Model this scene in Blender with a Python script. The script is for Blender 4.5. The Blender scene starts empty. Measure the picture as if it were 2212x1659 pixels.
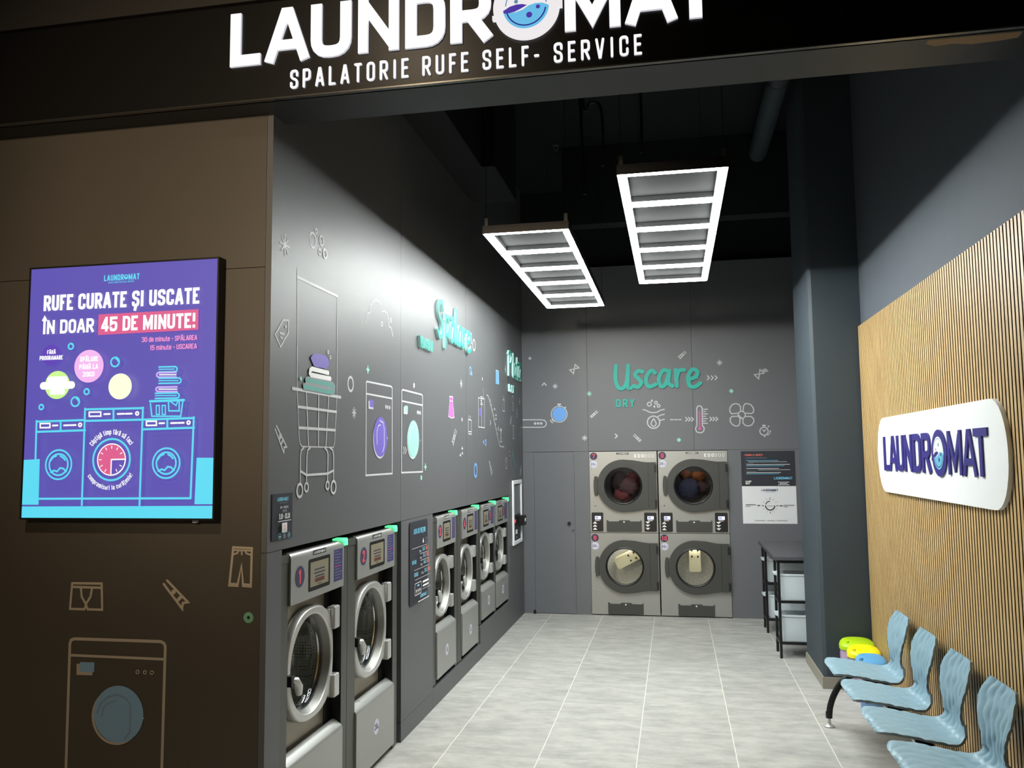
import bpy, math, random
from mathutils import Vector, Matrix
random.seed(7)
PI=math.pi
sc=bpy.context.scene
COL=sc.collection
# ------------------------------------------------------------------ camera, world, exposure, large lights
cam=bpy.data.cameras.new('camera'); cam_o=bpy.data.objects.new('camera',cam); COL.objects.link(cam_o)
def cam_rot(yaw,pitch,roll):
    cy,sy=math.cos(yaw),math.sin(yaw);cp,sp=math.cos(pitch),math.sin(pitch);cr,sr=math.cos(roll),math.sin(roll)
    fwd=Vector((sy*cp,cy*cp,sp));right=Vector((cy,-sy,0));up=right.cross(fwd)
    r2=cr*right+sr*up;u2=-sr*right+cr*up
    return Matrix((r2,u2,-fwd)).transposed()
cam_o.matrix_world=Matrix.Translation((0,0,1.85))@cam_rot(-0.18948705,0.08727596,-0.01004501).to_4x4()
cam.sensor_fit='HORIZONTAL'; cam.sensor_width=36.0; cam.lens=1814.64*36/2212; cam.clip_start=.05
sc.camera=cam_o
sc.view_settings.view_transform='Standard'; sc.view_settings.look='None'
sc.view_settings.exposure=0.0; sc.view_settings.gamma=1.0; sc.view_settings.use_curve_mapping=False
wd=bpy.data.worlds.new('world'); sc.world=wd; wd.use_nodes=True
wd.node_tree.nodes['Background'].inputs[0].default_value=(.012,.011,.010,1)
wd.node_tree.nodes['Background'].inputs[1].default_value=.35
def spot(name,loc,target,power,col,angle,blend,size):
    l=bpy.data.lights.new(name,'SPOT'); l.energy=power; l.color=col; l.spot_size=math.radians(angle); l.spot_blend=blend; l.shadow_soft_size=size
    o=bpy.data.objects.new(name,l); COL.objects.link(o); o.location=loc
    o.rotation_euler=(Vector(target)-Vector(loc)).to_track_quat('-Z','Y').to_euler()
    return o
WARM=(1.0,.80,.56)
spot('mall_wall_washer',(-2.25,-1.8,3.42),(-2.0,3.54,3.0),800,WARM,42,1.0,.25)
spot('mall_downlight',(-2.0,.1,5.35),(-2.3,1.9,0),400,WARM,84,.8,.07)
spot('mall_downlight',(2.9,.6,5.3),(2.6,2.6,2.6),90,WARM,80,.8,.07)
spot('mall_downlight',(-2.05,0,5.3),(-1.0,3.4,3.6),45,WARM,44,.9,.1)
TUBE=86.0      # emission of the ceiling light tubes
# ------------------------------------------------------------------ materials
def lin(c): return tuple((v/255/12.92 if v/255<=.04045 else ((v/255+.055)/1.055)**2.4) for v in c)
MATS={}
def mat(name,rgb,rough=.5,metal=0.0,emit=0.0,spec=.5,alpha=None,noise=0.0,nscale=40,coat=0,bump=0.0):
    if name in MATS: return MATS[name]
    m=bpy.data.materials.new(name); m.use_nodes=True; nt=m.node_tree; b=nt.nodes['Principled BSDF']
    c=lin(rgb)+(1,)
    b.inputs['Base Color'].default_value=c; b.inputs['Roughness'].default_value=rough; b.inputs['Metallic'].default_value=metal
    b.inputs['Specular IOR Level'].default_value=spec
    if coat: b.inputs['Coat Weight'].default_value=coat
    if emit: b.inputs['Emission Color'].default_value=c; b.inputs['Emission Strength'].default_value=emit
    if noise or bump:
        tc=nt.nodes.new('ShaderNodeTexCoord'); n=nt.nodes.new('ShaderNodeTexNoise'); n.inputs['Scale'].default_value=nscale; n.inputs['Detail'].default_value=4
        nt.links.new(tc.outputs['Object'],n.inputs['Vector'])
        if noise:
            r=nt.nodes.new('ShaderNodeMapRange'); r.inputs['To Min'].default_value=1-noise; r.inputs['To Max'].default_value=1+noise
            nt.links.new(n.outputs['Fac'],r.inputs['Value'])
            x=nt.nodes.new('ShaderNodeVectorMath'); x.operation='SCALE'; x.inputs[0].default_value=c[:3]
            nt.links.new(r.outputs['Result'],x.inputs['Scale']); nt.links.new(x.outputs['Vector'],b.inputs['Base Color'])
        if bump:
            bp=nt.nodes.new('ShaderNodeBump'); bp.inputs['Strength'].default_value=bump; bp.inputs['Distance'].default_value=.01
            nt.links.new(n.outputs['Fac'],bp.inputs['Height']); nt.links.new(bp.outputs['Normal'],b.inputs['Normal'])
    MATS[name]=m; return m
def glassy(name,tint,refl=.06,rough=.03):
    m=bpy.data.materials.new(name); m.use_nodes=True; nt=m.node_tree; nt.nodes.clear()
    o=nt.nodes.new('ShaderNodeOutputMaterial'); mx=nt.nodes.new('ShaderNodeMixShader'); t=nt.nodes.new('ShaderNodeBsdfTransparent'); g=nt.nodes.new('ShaderNodeBsdfGlossy'); f=nt.nodes.new('ShaderNodeFresnel')
    f.inputs['IOR'].default_value=1.5; t.inputs['Color'].default_value=tint+(1,); g.inputs['Roughness'].default_value=rough
    nt.links.new(f.outputs[0],mx.inputs[0]); nt.links.new(t.outputs[0],mx.inputs[1]); nt.links.new(g.outputs[0],mx.inputs[2]); nt.links.new(mx.outputs[0],o.inputs[0])
    MATS[name]=m; return m
WALL=mat('anthracite_laminate',(92,93,95),.47,spec=.30,noise=.05,nscale=220)
BACK=mat('anthracite_panel',(104,106,110),.5,noise=.05,nscale=220)
FRONT=mat('shop_front_laminate',(74,68,60),.45,noise=.10,nscale=3)
FASC=mat('fascia_laminate',(19,18,17),.3,spec=.45)
UPPER=mat('upper_laminate',(38,35,32),.5)
SOFF=mat('soffit_paint',(40,40,42),.45)
CEIL=mat('ceiling_paint',(16,23,27),.85)
BLUEW=mat('blue_grey_paint',(82,88,96),.75,noise=.06,nscale=6)
COLM=mat('column_paint',(56,66,73),.7,noise=.05,nscale=5)
BLK=mat('black_metal',(14,14,15),.4)
BLKP=mat('black_plastic',(18,18,20),.45)
STEEL=mat('brushed_steel',(164,165,162),.4,metal=.55,noise=.05,nscale=120)
STEELD=mat('steel_side',(88,88,84),.45,metal=.5)
STEELB=mat('steel_back_plate',(140,132,118),.35,metal=.8)
SILV=mat('silver_casting',(200,200,198),.4,metal=.65)
CHROME=mat('chrome',(225,225,225),.12,metal=1)
CHAR=mat('charcoal_plastic',(62,63,60),.5)
DARK=mat('dark_drum',(40,40,42),.35,metal=.6)
RUB=mat('rubber_seal',(26,26,28),.4)
WHITEP=mat('white_plastic',(226,230,234),.4)
SIGNW=mat('sign_board',(246,247,246),.35)
GLASS=glassy('door_glass',(.86,.88,.88))
GLASSD=glassy('dark_window_glass',(.74,.74,.76))
def pm(name,rgb,e):
    m=mat(name,rgb,.4,emit=e); m.node_tree.nodes['Principled BSDF'].inputs['Base Color'].default_value=(.02,.02,.02,1); return m
# prints
PR={'white':mat('print_white',(196,198,200),.48,spec=.30),'bright':mat('print_bright_white',(240,240,240),.48,spec=.30),'lgrey':mat('print_grey',(140,146,150),.48,spec=.30),'teal':mat('print_teal',(96,160,152),.48,spec=.30),
'mint':mat('print_mint',(150,214,192),.48,spec=.30),'purple':mat('print_purple',(112,98,186),.48,spec=.30),'blue':mat('print_blue',(112,166,232),.48,spec=.30),'pink':mat('print_pink',(226,84,168),.48,spec=.30),
'tan':mat('print_tan',(172,160,142),.48,spec=.30),'tan2':mat('print_slate',(120,140,160),.48,spec=.30),'sky':mat('print_sky',(126,160,190),.48,spec=.30),'green':mat('print_green',(116,168,136),.48,spec=.30),'black':mat('print_black',(16,16,18),.48,spec=.30),
'navy':mat('print_navy',(58,56,104),.48,spec=.30),'red':mat('print_red',(226,84,96),.48,spec=.30),'badge':mat('print_badge',(62,60,86),.48,spec=.30),'lilac':mat('print_lilac',(206,206,224),.48,spec=.30),'ink':mat('print_ink',(52,50,74),.48,spec=.30),
'lblue':mat('print_light_blue',(120,196,224),.48,spec=.30),'cream':mat('print_cream',(176,170,146),.48,spec=.30),'brown':mat('print_brown',(92,56,44),.48,spec=.30),'slate':mat('print_dark_slate',(50,52,60),.48,spec=.30),'orange':mat('print_orange',(232,120,104),.48,spec=.30),'grey':mat('print_mid_grey',(130,134,138),.48,spec=.30),
'logoblue':mat('logo_blue',(46,38,122),.45),'logosky':mat('logo_sky',(108,180,212),.4),'panel':mat('print_paper',(228,230,232),.48,spec=.30),'darkblue':mat('print_deep_blue',(40,66,100),.48,spec=.30),
'pbg':pm('poster_violet',(92,82,178),1.0),'pcyan':pm('poster_cyan',(90,214,238),1.05),'pwhite':pm('poster_white',(255,255,255),1.05),'ppink':pm('poster_pink',(218,92,140),1.05),'ptpink':pm('poster_light_pink',(255,150,205),1.05),
'plila':pm('poster_purple',(92,62,178),1.05),'prose':pm('poster_rose',(240,182,236),1.05),'pgreen':pm('poster_green',(196,240,140),1.1),'pyellow':pm('poster_yellow',(252,255,214),1.1),'pviolet':pm('poster_lavender',(196,170,240),1.05),'pdark':pm('poster_shade',(40,48,120),1.0),
'sw':pm('sign_white_light',(255,255,255),1.0),'swo':pm('sign_ring_light',(246,242,244),.92),'sblue':pm('sign_water_light',(100,186,228),1.0),'sindigo':pm('sign_indigo_light',(66,44,160),1.0),'snavy':pm('sign_navy_light',(14,36,132),1.0),'sgrey':pm('sign_slate_light',(86,138,166),1.0)}
GREEN=mat('green_indicator',(86,250,150),.4,emit=1.5)
LCD=mat('lcd_display',(206,210,250),.4,emit=1.0)
SCREEN=mat('washer_screen',(120,114,94),.3,emit=.25)
REDL=mat('red_light',(240,50,70),.4,emit=1.2)
TUBEM=mat('led_tube',(250,255,252),.4,emit=TUBE)
TURQ=mat('turquoise_lacquer',(40,148,138),.6,spec=.25)
TURQB=mat('turquoise_lacquer_bright',(48,176,162),.5,spec=.3)
TURQW=mat('turquoise_side',(190,232,226),.5)
TIN=mat('tin_grey',(40,56,58),.6)
# ------------------------------------------------------------------ mesh builder
class MB:
    def __init__(s): s.V=[];s.F=[];s.M=[];s.mats=[]
    def mi(s,m):
        if m not in s.mats: s.mats.append(m)
        return s.mats.index(m)
    def face(s,pts,m):
        i=len(s.V); s.V+=[tuple(p) for p in pts]; s.F.append(tuple(range(i,i+len(pts)))); s.M.append(s.mi(m))
    def mesh(s,V,F,m):
        i=len(s.V); s.V+=[tuple(p) for p in V]; k=s.mi(m)
        for f in F: s.F.append(tuple(i+j for j in f)); s.M.append(k)
    def box(s,a,b,m):
        x0,y0,z0=[min(p,q) for p,q in zip(a,b)]; x1,y1,z1=[max(p,q) for p,q in zip(a,b)]
        s.mesh([(x0,y0,z0),(x1,y0,z0),(x1,y1,z0),(x0,y1,z0),(x0,y0,z1),(x1,y0,z1),(x1,y1,z1),(x0,y1,z1)],
               [(3,2,1,0),(4,5,6,7),(0,1,5,4),(1,2,6,5),(2,3,7,6),(3,0,4,7)],m); return s
    def prism(s,poly,y0,y1,m,plane='xz'):
        # poly: CCW 2D loop seen from the front; y0 = front depth, y1 = back depth
        n=len(poly)
        if plane=='xz': f=lambda p,y:(p[0],y,p[1])
        elif plane=='yz': f=lambda p,y:(y,p[0],p[1])
        else: f=lambda p,y:(p[0],p[1],y)
        V=[f(p,y0) for p in poly]+[f(p,y1) for p in poly]
        F=[tuple(range(n)),tuple(range(2*n-1,n-1,-1))]+[(i,n+i,n+(i+1)%n,(i+1)%n) for i in range(n)]
        s.mesh(V,F,m); return s
    def lathe(s,prof,c,m,axis='y',n=48,a0=0,a1=2*PI,closed=False):
        # prof: (radius, offset along axis)
        V=[];full=abs(a1-a0-2*PI)<1e-6;cnt=n if full else n+1
        for r,h in prof:
            for i in range(cnt):
                a=a0+(a1-a0)*i/n
                if axis=='y': V.append((c[0]+r*math.cos(a),c[1]+h,c[2]+r*math.sin(a)))
                elif axis=='z': V.append((c[0]+r*math.cos(a),c[1]+r*math.sin(a),c[2]+h))
                else: V.append((c[0]+h,c[1]+r*math.cos(a),c[2]+r*math.sin(a)))
        F=[];P=len(prof);rng=range(P if closed else P-1)
        for j in rng:
            k=(j+1)%P
            for i in range(n):
                i2=(i+1)%cnt; F.append((j*cnt+i,j*cnt+i2,k*cnt+i2,k*cnt+i))
        s.mesh(V,F,m); return s
    def tube(s,pts,r,m,n=10,cap=True):
        pts=[Vector(p) for p in pts]; R=r if isinstance(r,(list,tuple)) else [r]*len(pts)
        V=[];up=Vector((0,0,1));prev=None
        for i,p in enumerate(pts):
            t=(pts[min(i+1,len(pts)-1)]-pts[max(i-1,0)]).normalized()
            if prev is None:
                a=t.cross(up if abs(t.z)<.9 else Vector((1,0,0))).normalized()
            else:
                a=(prev-t*prev.dot(t)).normalized()
            prev=a; b=t.cross(a)
            for k in range(n):
                w=2*PI*k/n; V.append(p+R[i]*(a*math.cos(w)+b*math.sin(w)))
        F=[(i*n+k,i*n+(k+1)%n,(i+1)*n+(k+1)%n,(i+1)*n+k) for i in range(len(pts)-1) for k in range(n)]
        if cap: F+=[tuple(range(n-1,-1,-1)),tuple((len(pts)-1)*n+k for k in range(n))]
        s.mesh(V,F,m); return s
    def build(s,name,parent=None,loc=None,rot=0,smooth=35,bevel=0,seg=2):
        me=bpy.data.meshes.new(name); me.from_pydata(s.V,[],s.F); me.validate()
        for m in s.mats: me.materials.append(m)
        if len(me.polygons)==len(s.M): me.polygons.foreach_set('material_index',s.M)
        if smooth:
            me.shade_smooth(); me.set_sharp_from_angle(angle=math.radians(smooth))
        me.update()
        o=bpy.data.objects.new(name,me); COL.objects.link(o)
        if parent: o.parent=parent
        if loc is not None: o.location=loc
        if rot: o.rotation_euler=(0,0,rot)
        if bevel:
            bv=o.modifiers.new('bevel','BEVEL'); bv.width=bevel; bv.segments=seg; bv.limit_method='ANGLE'; bv.angle_limit=math.radians(40); bv.harden_normals=False
        return o
def tag(o,label=None,cat=None,group=None,kind=None):
    if label: o['label']=label
    if cat: o['category']=cat
    if group: o['group']=group
    if kind: o['kind']=kind
    return o
def empty(name,loc=(0,0,0),rot=0,label=None,cat=None,group=None):
    o=bpy.data.objects.new(name,None); COL.objects.link(o); o.location=loc; o.rotation_euler=(0,0,rot); o.empty_display_size=.1
    return tag(o,label,cat,group)
def copy_tree(o,parent=None):
    c=o.copy(); COL.objects.link(c)
    if parent: c.parent=parent
    for ch in list(o.children): copy_tree(ch,c)
    return c
def circ(cx,cy,r,n=28,a0=0,a1=2*PI): return [(cx+r*math.cos(a0+(a1-a0)*i/n),cy+r*math.sin(a0+(a1-a0)*i/n)) for i in range(n)]
def rrect(x0,z0,x1,z1,r,n=6):
    P=[]
    for cx,cz,a in((x1-r,z1-r,0),(x0+r,z1-r,PI/2),(x0+r,z0+r,PI),(x1-r,z0+r,1.5*PI)):
        P+=[(cx+r*math.cos(a+PI/2*i/n),cz+r*math.sin(a+PI/2*i/n)) for i in range(n+1)]
    return P
def crom(pts,k=6):
    P=[Vector(p) for p in pts]; P=[2*P[0]-P[1]]+P+[2*P[-1]-P[-2]]; out=[]
    for i in range(1,len(P)-2):
        a,b,c,d=P[i-1:i+3]
        for j in range(k):
            t=j/k; out.append(tuple(.5*((2*b)+(c-a)*t+(2*a-5*b+4*c-d)*t*t+(3*b-a-3*c+d)*t**3)))
    out.append(tuple(P[-2])); return out
# flat artwork in a local frame: x right, z up, viewer on the -y side
class Sheet(MB):
    def __init__(s,step=.00022): MB.__init__(s); s.o=0; s.step=step
    def lay(s): s.o+=s.step; return s.o
    def poly(s,pts,m,depth=0):
        o=s.lay()
        A=sum(pts[i][0]*pts[(i+1)%len(pts)][1]-pts[(i+1)%len(pts)][0]*pts[i][1] for i in range(len(pts)))
        if A<0: pts=pts[::-1]
        if depth: s.prism(pts,-depth-o,0,m)
        else: s.face([(p[0],-o,p[1]) for p in pts],m)
    def disc(s,x,z,r,m,n=32,depth=0): s.poly(circ(x,z,r,n),m,depth)
    def ring(s,x,z,r,w,m,n=36,depth=0): s.stroke(circ(x,z,r,n),w,m,closed=True,depth=depth)
    def rect(s,x0,z0,x1,z1,m,depth=0): s.poly([(x0,z0),(x1,z0),(x1,z1),(x0,z1)],m,depth)
    def stroke(s,pts,w,m,closed=False,cap='b',depth=0,side=None):
        pts=[Vector((p[0],p[1])) for p in pts]
        q=[pts[0]]
        for p in pts[1:]:
            if (p-q[-1]).length>1e-6: q.append(p)
        if closed and (q[0]-q[-1]).length<1e-6: q.pop()
        pts=q; n=len(pts)
        if n<2: return
        o=s.lay(); h=w/2
        if not closed and cap=='s':
            pts=pts[:]; pts[0]=pts[0]-(pts[1]-pts[0]).normalized()*h; pts[-1]=pts[-1]+(pts[-1]-pts[-2]).normalized()*h
        Lp=[];Rp=[]
        for i,p in enumerate(pts):
            if closed: a=(p-pts[i-1]).normalized(); b=(pts[(i+1)%n]-p).normalized()
            else:
                a=(p-pts[i-1]).normalized() if i>0 else (pts[1]-pts[0]).normalized()
                b=(pts[i+1]-p).normalized() if i<n-1 else a
            na=Vector((-a.y,a.x)); nb=Vector((-b.y,b.x)); mm=(na+nb)
            if mm.length<1e-4: mm=na
            mm.normalize(); k=h/max(.38,mm.dot(nb))
            Lp.append(p+mm*k); Rp.append(p-mm*k)
        idx=list(range(n))+([0] if closed else [])
        def ec(p,d,nn):
            return [p+nn*h*math.cos(t)+d*h*math.sin(t) for t in [PI*j/8 for j in range(1,8)]]
        if depth:
            y0,y1=-depth-o,0
            V=[(p.x,y0,p.y) for p in Lp]+[(p.x,y0,p.y) for p in Rp]+[(p.x,y1,p.y) for p in Lp]+[(p.x,y1,p.y) for p in Rp]
            F1=[];F2=[]
            for j in range(len(idx)-1):
                a,b=idx[j],idx[j+1]
                F1.append((n+a,n+b,b,a)); F2+=[(2*n+a,a,b,2*n+b),(n+a,3*n+a,3*n+b,n+b)]
            if not closed: F2+=[(0,2*n,3*n,n),(2*n-1,4*n-1,3*n-1,n-1)]
            s.mesh(V,F1,m); s.mesh(V,F2,side or m)
            if cap=='r' and not closed:
                for p,d in((pts[0],(pts[0]-pts[1]).normalized()),(pts[-1],(pts[-1]-pts[-2]).normalized())):
                    nn=Vector((d.y,-d.x)); c=[p+nn*h]+ec(p,d,nn)+[p-nn*h]
                    V=[(q.x,y0,q.y) for q in c]+[(q.x,y1,q.y) for q in c]; k=len(c)
                    s.mesh(V,[tuple(range(k))],m); s.mesh(V,[(i,k+i,k+i+1,i+1) for i in range(k-1)],side or m)
        else:
            V=[(p.x,-o,p.y) for p in Lp]+[(p.x,-o,p.y) for p in Rp]
            s.mesh(V,[(n+idx[j],n+idx[j+1],idx[j+1],idx[j]) for j in range(len(idx)-1)],m)
            if cap=='r' and not closed:
                for p,d in((pts[0],(pts[0]-pts[1]).normalized()),(pts[-1],(pts[-1]-pts[-2]).normalized())):
                    nn=Vector((d.y,-d.x)); c=[p+nn*h]+ec(p,d,nn)+[p-nn*h]
                    s.face([(q.x,-o,q.y) for q in c],m)
    def text(s,txt,x0,z0,x1,h,m,wt=.2,cap='s',gap=.16,depth=0,side=None,z1=None):
        # fits txt between x0 and x1, outer height h, baseline z0 (z1 at the right end)
        w=h*wt; W=[GW.get(c,.42) for c in txt]; tot=sum(W)+gap*(len(txt)-1); k=(x1-x0)/(tot*h) if tot else 1; x=x0
        for c,cw in zip(txt,W):
            zz=z0 if z1 is None else z0+(z1-z0)*(x-x0)/(x1-x0)
            s.glyph(c,x,zz,cw*h*k,h,w,m,cap,depth,side); x+=(cw+gap)*h*k
    def glyph(s,c,x,z,gw,h,w,m,cap='s',depth=0,side=None,xf=None):
        for path in GL.get(c,()):
            P=rounded([(x+w/2+p[0]*(gw-w),z+w/2+p[1]*(h-w),(p[2]*h if len(p)>2 else 0)) for p in path])
            if xf: P=[xf(p) for p in P]
            cl=(P[0][0]-P[-1][0])**2+(P[0][1]-P[-1][1])**2<1e-10
            if cap=='s' and not cl:
                def ext(i,j):
                    a,b=path[i],path[j]; dx,dy=abs(a[0]-b[0]),abs(a[1]-b[1])
                    if dx<.02: return a[1]<=.03 or a[1]>=.99 or c in'il.:'
                    if dy<.02: return a[0]<=.01 or a[0]>=.99
                    return a[1]<=.01 or a[1]>=.99
                E0,E1=ext(0,1),ext(-1,-2); Q=[Vector(q) for q in P]
                if E0: Q[0]=Q[0]+(Q[0]-Q[1]).normalized()*w*.47
                if E1: Q[-1]=Q[-1]+(Q[-1]-Q[-2]).normalized()*w*.47
                s.stroke(Q,w,m,False,'b',depth,side); continue
            s.stroke(P,w,m,closed=cl,cap=cap,depth=depth,side=side)
def rounded(P):
    out=[]
    n=len(P); cl=n>2 and abs(P[0][0]-P[-1][0])<1e-9 and abs(P[0][1]-P[-1][1])<1e-9
    for i,p in enumerate(P):
        r=p[2]
        if r<=0 or i in(0,n-1): out.append((p[0],p[1])); continue
        a=Vector(P[i-1][:2]);b=Vector(p[:2]);c=Vector(P[i+1][:2])
        d=min(r,(a-b).length*.5,(c-b).length*.5)
        u=(a-b).normalized()*d;v=(c-b).normalized()*d
        for j in range(6):
            t=j/5; q=(b+u)*(1-t)**2+b*2*t*(1-t)+(b+v)*t*t; out.append((q.x,q.y))
    return out
r_=.2
GL={'A':[[(0,0),(.44,1),(.56,1),(1,0)],[(.14,.27),(.86,.27)]],'B':[[(0,0),(0,1)],[(0,1),(1,1,r_),(1,.53,r_),(0,.53)],[(0,.53),(1,.53,r_),(1,0,r_),(0,0)]],
'C':[[(1,.68),(1,1,r_),(0,1,r_),(0,0,r_),(1,0,r_),(1,.32)]],'D':[[(0,.5),(0,1),(1,1,.24),(1,0,.24),(0,0),(0,.5)]],'E':[[(1,1),(0,1),(0,0),(1,0)],[(0,.52),(.85,.52)]],
'F':[[(1,1),(0,1),(0,0)],[(0,.5),(.85,.5)]],'G':[[(1,.7),(1,1,r_),(0,1,r_),(0,0,r_),(1,0,r_),(1,.48),(.55,.48)]],'H':[[(0,0),(0,1)],[(1,0),(1,1)],[(0,.52),(1,.52)]],
'I':[[(.5,0),(.5,1)]],'J':[[(1,1),(1,0,r_),(0,0,r_),(0,.3)]],'K':[[(0,0),(0,1)],[(1,1),(.1,.45)],[(.3,.58),(1,0)]],'L':[[(0,1),(0,0),(1,0)]],
'M':[[(0,0),(0,1)],[(1,0),(1,1)],[(.04,.96),(.5,.16),(.96,.96)]],'N':[[(0,0),(0,1)],[(1,0),(1,1)],[(.04,.96),(.96,.04)]],'O':[[(0,.5),(0,1,.22),(1,1,.22),(1,0,.22),(0,0,.22),(0,.5)]],
'P':[[(0,0),(0,1)],[(0,1),(1,1,r_),(1,.42,r_),(0,.42)]],'R':[[(0,0),(0,1)],[(0,1),(1,1,r_),(1,.46,r_),(0,.46)],[(.5,.46),(1,0)]],
'S':[[(1,.72),(1,1,r_),(0,1,r_),(0,.56,r_),(1,.46,r_),(1,0,r_),(0,0,r_),(0,.28)]],'T':[[(0,1),(1,1)],[(.5,1),(.5,0)]],'U':[[(0,1),(0,0,.24),(1,0,.24),(1,1)]],
'V':[[(0,1),(.45,0),(.55,0),(1,1)]],'W':[[(0,1),(.22,0),(.28,0),(.5,.9),(.72,0),(.78,0),(1,1)]],'X':[[(0,0),(1,1)],[(0,1),(1,0)]],'Y':[[(0,1),(.5,.45),(1,1)],[(.5,.45),(.5,0)]],'Z':[[(0,1),(1,1),(0,0),(1,0)]],
'0':[[(0,.5),(0,1,.22),(1,1,.22),(1,0,.22),(0,0,.22),(0,.5)]],'1':[[(0,.78),(.5,.96)],[(.6,1),(.6,0)]],'2':[[(0,.72),(0,1,r_),(1,1,r_),(1,.55,.1),(0,.1),(0,0),(1,0)]],
'3':[[(0,.75),(0,1,r_),(1,1,r_),(1,.52,r_),(.35,.52)],[(.35,.52),(1,.52,r_),(1,0,r_),(0,0,r_),(0,.25)]],'4':[[(.75,0),(.75,1)],[(.66,.96),(0,.28),(0,.22),(1,.22)]],
'5':[[(1,1),(0,1),(0,.5),(.3,.6),(1,.6,r_),(1,0,r_),(0,0,r_),(0,.25)]],'6':[[(1,.75),(1,1,r_),(0,1,r_),(0,0,r_),(1,0,r_),(1,.3)],[(1,.3),(1,.58,r_),(0,.58)]],'7':[[(0,1),(1,1),(.35,0)]],
'8':[[(.5,.53),(0,.53,r_),(0,1,r_),(1,1,r_),(1,.53,r_),(.5,.53)],[(.5,.53),(0,.53,r_),(0,0,r_),(1,0,r_),(1,.53,r_),(.5,.53)]],
'9':[[(0,.25),(0,0,r_),(1,0,r_),(1,.7)],[(1,.7),(1,1,r_),(0,1,r_),(0,.42,r_),(1,.42)]],'-':[[(0,.45),(1,.45)]],'.':[[(.5,0),(.5,.02)]],',':[[(.5,.05),(.3,-.12)]],'!':[[(.5,1),(.5,.40)],[(.5,.0),(.5,.03)]],
':':[[(.5,.1),(.5,.14)],[(.5,.6),(.5,.64)]],'(':[[(1,1.05),(.3,.75),(.3,.2),(1,-.1)]],')':[[(0,1.05),(.7,.75),(.7,.2),(0,-.1)]],'/':[[(0,0),(1,1)]],'%':[[(0,0),(1,1)]],
'a':[[(.05,.62),(.1,.74,.1),(1,.74,.14),(1,0)],[(1,.44),(0,.44,.12),(0,0,.12),(1,0,.1)]],'c':[[(1,.52),(1,.74,.15),(0,.74,.15),(0,0,.15),(1,0,.15),(1,.22)]],
'd':[[(1,1),(1,0)],[(1,.74),(0,.74,.15),(0,0,.15),(1,0)]],'e':[[(1,.15),(1,0,.12),(0,0,.15),(0,.74,.15),(1,.74,.15),(1,.36),(0,.36)]],'f':[[(.4,0),(.4,1,.15),(1,1)],[(0,.7),(.95,.7)]],
'g':[[(1,.74),(0,.74,.15),(0,.05,.15),(1,.05)],[(1,.74),(1,-.25,.15),(0,-.25,.1)]],'i':[[(.5,0),(.5,.74)],[(.5,.96),(.5,1)]],'k':[[(0,0),(0,1)],[(1,.74),(.1,.32)],[(.3,.42),(1,0)]],'l':[[(.5,0),(.5,1)]],
'm':[[(0,0),(0,.74),(.5,.74,.1),(.5,0)],[(.5,.6),(.5,.74),(1,.74,.1),(1,0)]],'n':[[(0,0),(0,.74),(1,.74,.15),(1,0)]],'o':[[(0,.37),(0,.74,.15),(1,.74,.15),(1,0,.15),(0,0,.15),(0,.37)]],
'p':[[(0,-.28),(0,.74),(1,.74,.15),(1,0,.15),(0,0)]],'r':[[(0,0),(0,.74)],[(0,.5),(.3,.74,.1),(1,.74)]],'s':[[(1,.58),(1,.74,.12),(0,.74,.12),(0,.4,.12),(1,.34,.12),(1,0,.12),(0,0,.12),(0,.16)]],
't':[[(.4,1),(.4,0,.12),(1,0)],[(0,.74),(.95,.74)]],'u':[[(0,.74),(0,0,.15),(1,0,.1)],[(1,.74),(1,0)]]}
br=[[(.15,1.22),(.5,1.12),(.85,1.22)]]
brl=[[(.15,1.0),(.5,.9),(.85,1.0)]]
GL['Ă']=GL['A']+br; GL['Â']=GL['A']+[[(.2,1.1),(.5,1.24),(.8,1.1)]]; GL['Î']=GL['I']+[[(-.6,1.14),(.5,1.34),(1.6,1.14)]]; GL['Ș']=GL['S']+[[(.5,-.14),(.4,-.32)]]; GL['Ț']=GL['T']+[[(.5,-.14),(.4,-.32)]]
GL['ă']=GL['a']+brl; GL['â']=GL['a']+[[(.2,.9),(.5,1.02),(.8,.9)]]; GL['ș']=GL['s']+[[(.5,-.12),(.4,-.28)]]; GL['ț']=GL['t']+[[(.6,-.12),(.5,-.28)]]; GL['à']=GL['a']
GW={c:.44 for c in GL}
GW.update({'I':.2,'Î':.2,'L':.38,'E':.38,'F':.36,'T':.42,'Ț':.42,'M':.56,'W':.62,'N':.46,'A':.48,'Ă':.48,'Â':.48,'-':.26,'.':.16,',':.16,'!':.2,':':.16,' ':.2,'1':.3,'i':.18,'l':.18,'m':.62,'t':.3,'ț':.3,'f':.3,'r':.32,'(':.24,')':.24,'/':.36})
for c in 'acdegknopsuăâș': GW[c]=.4
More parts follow.
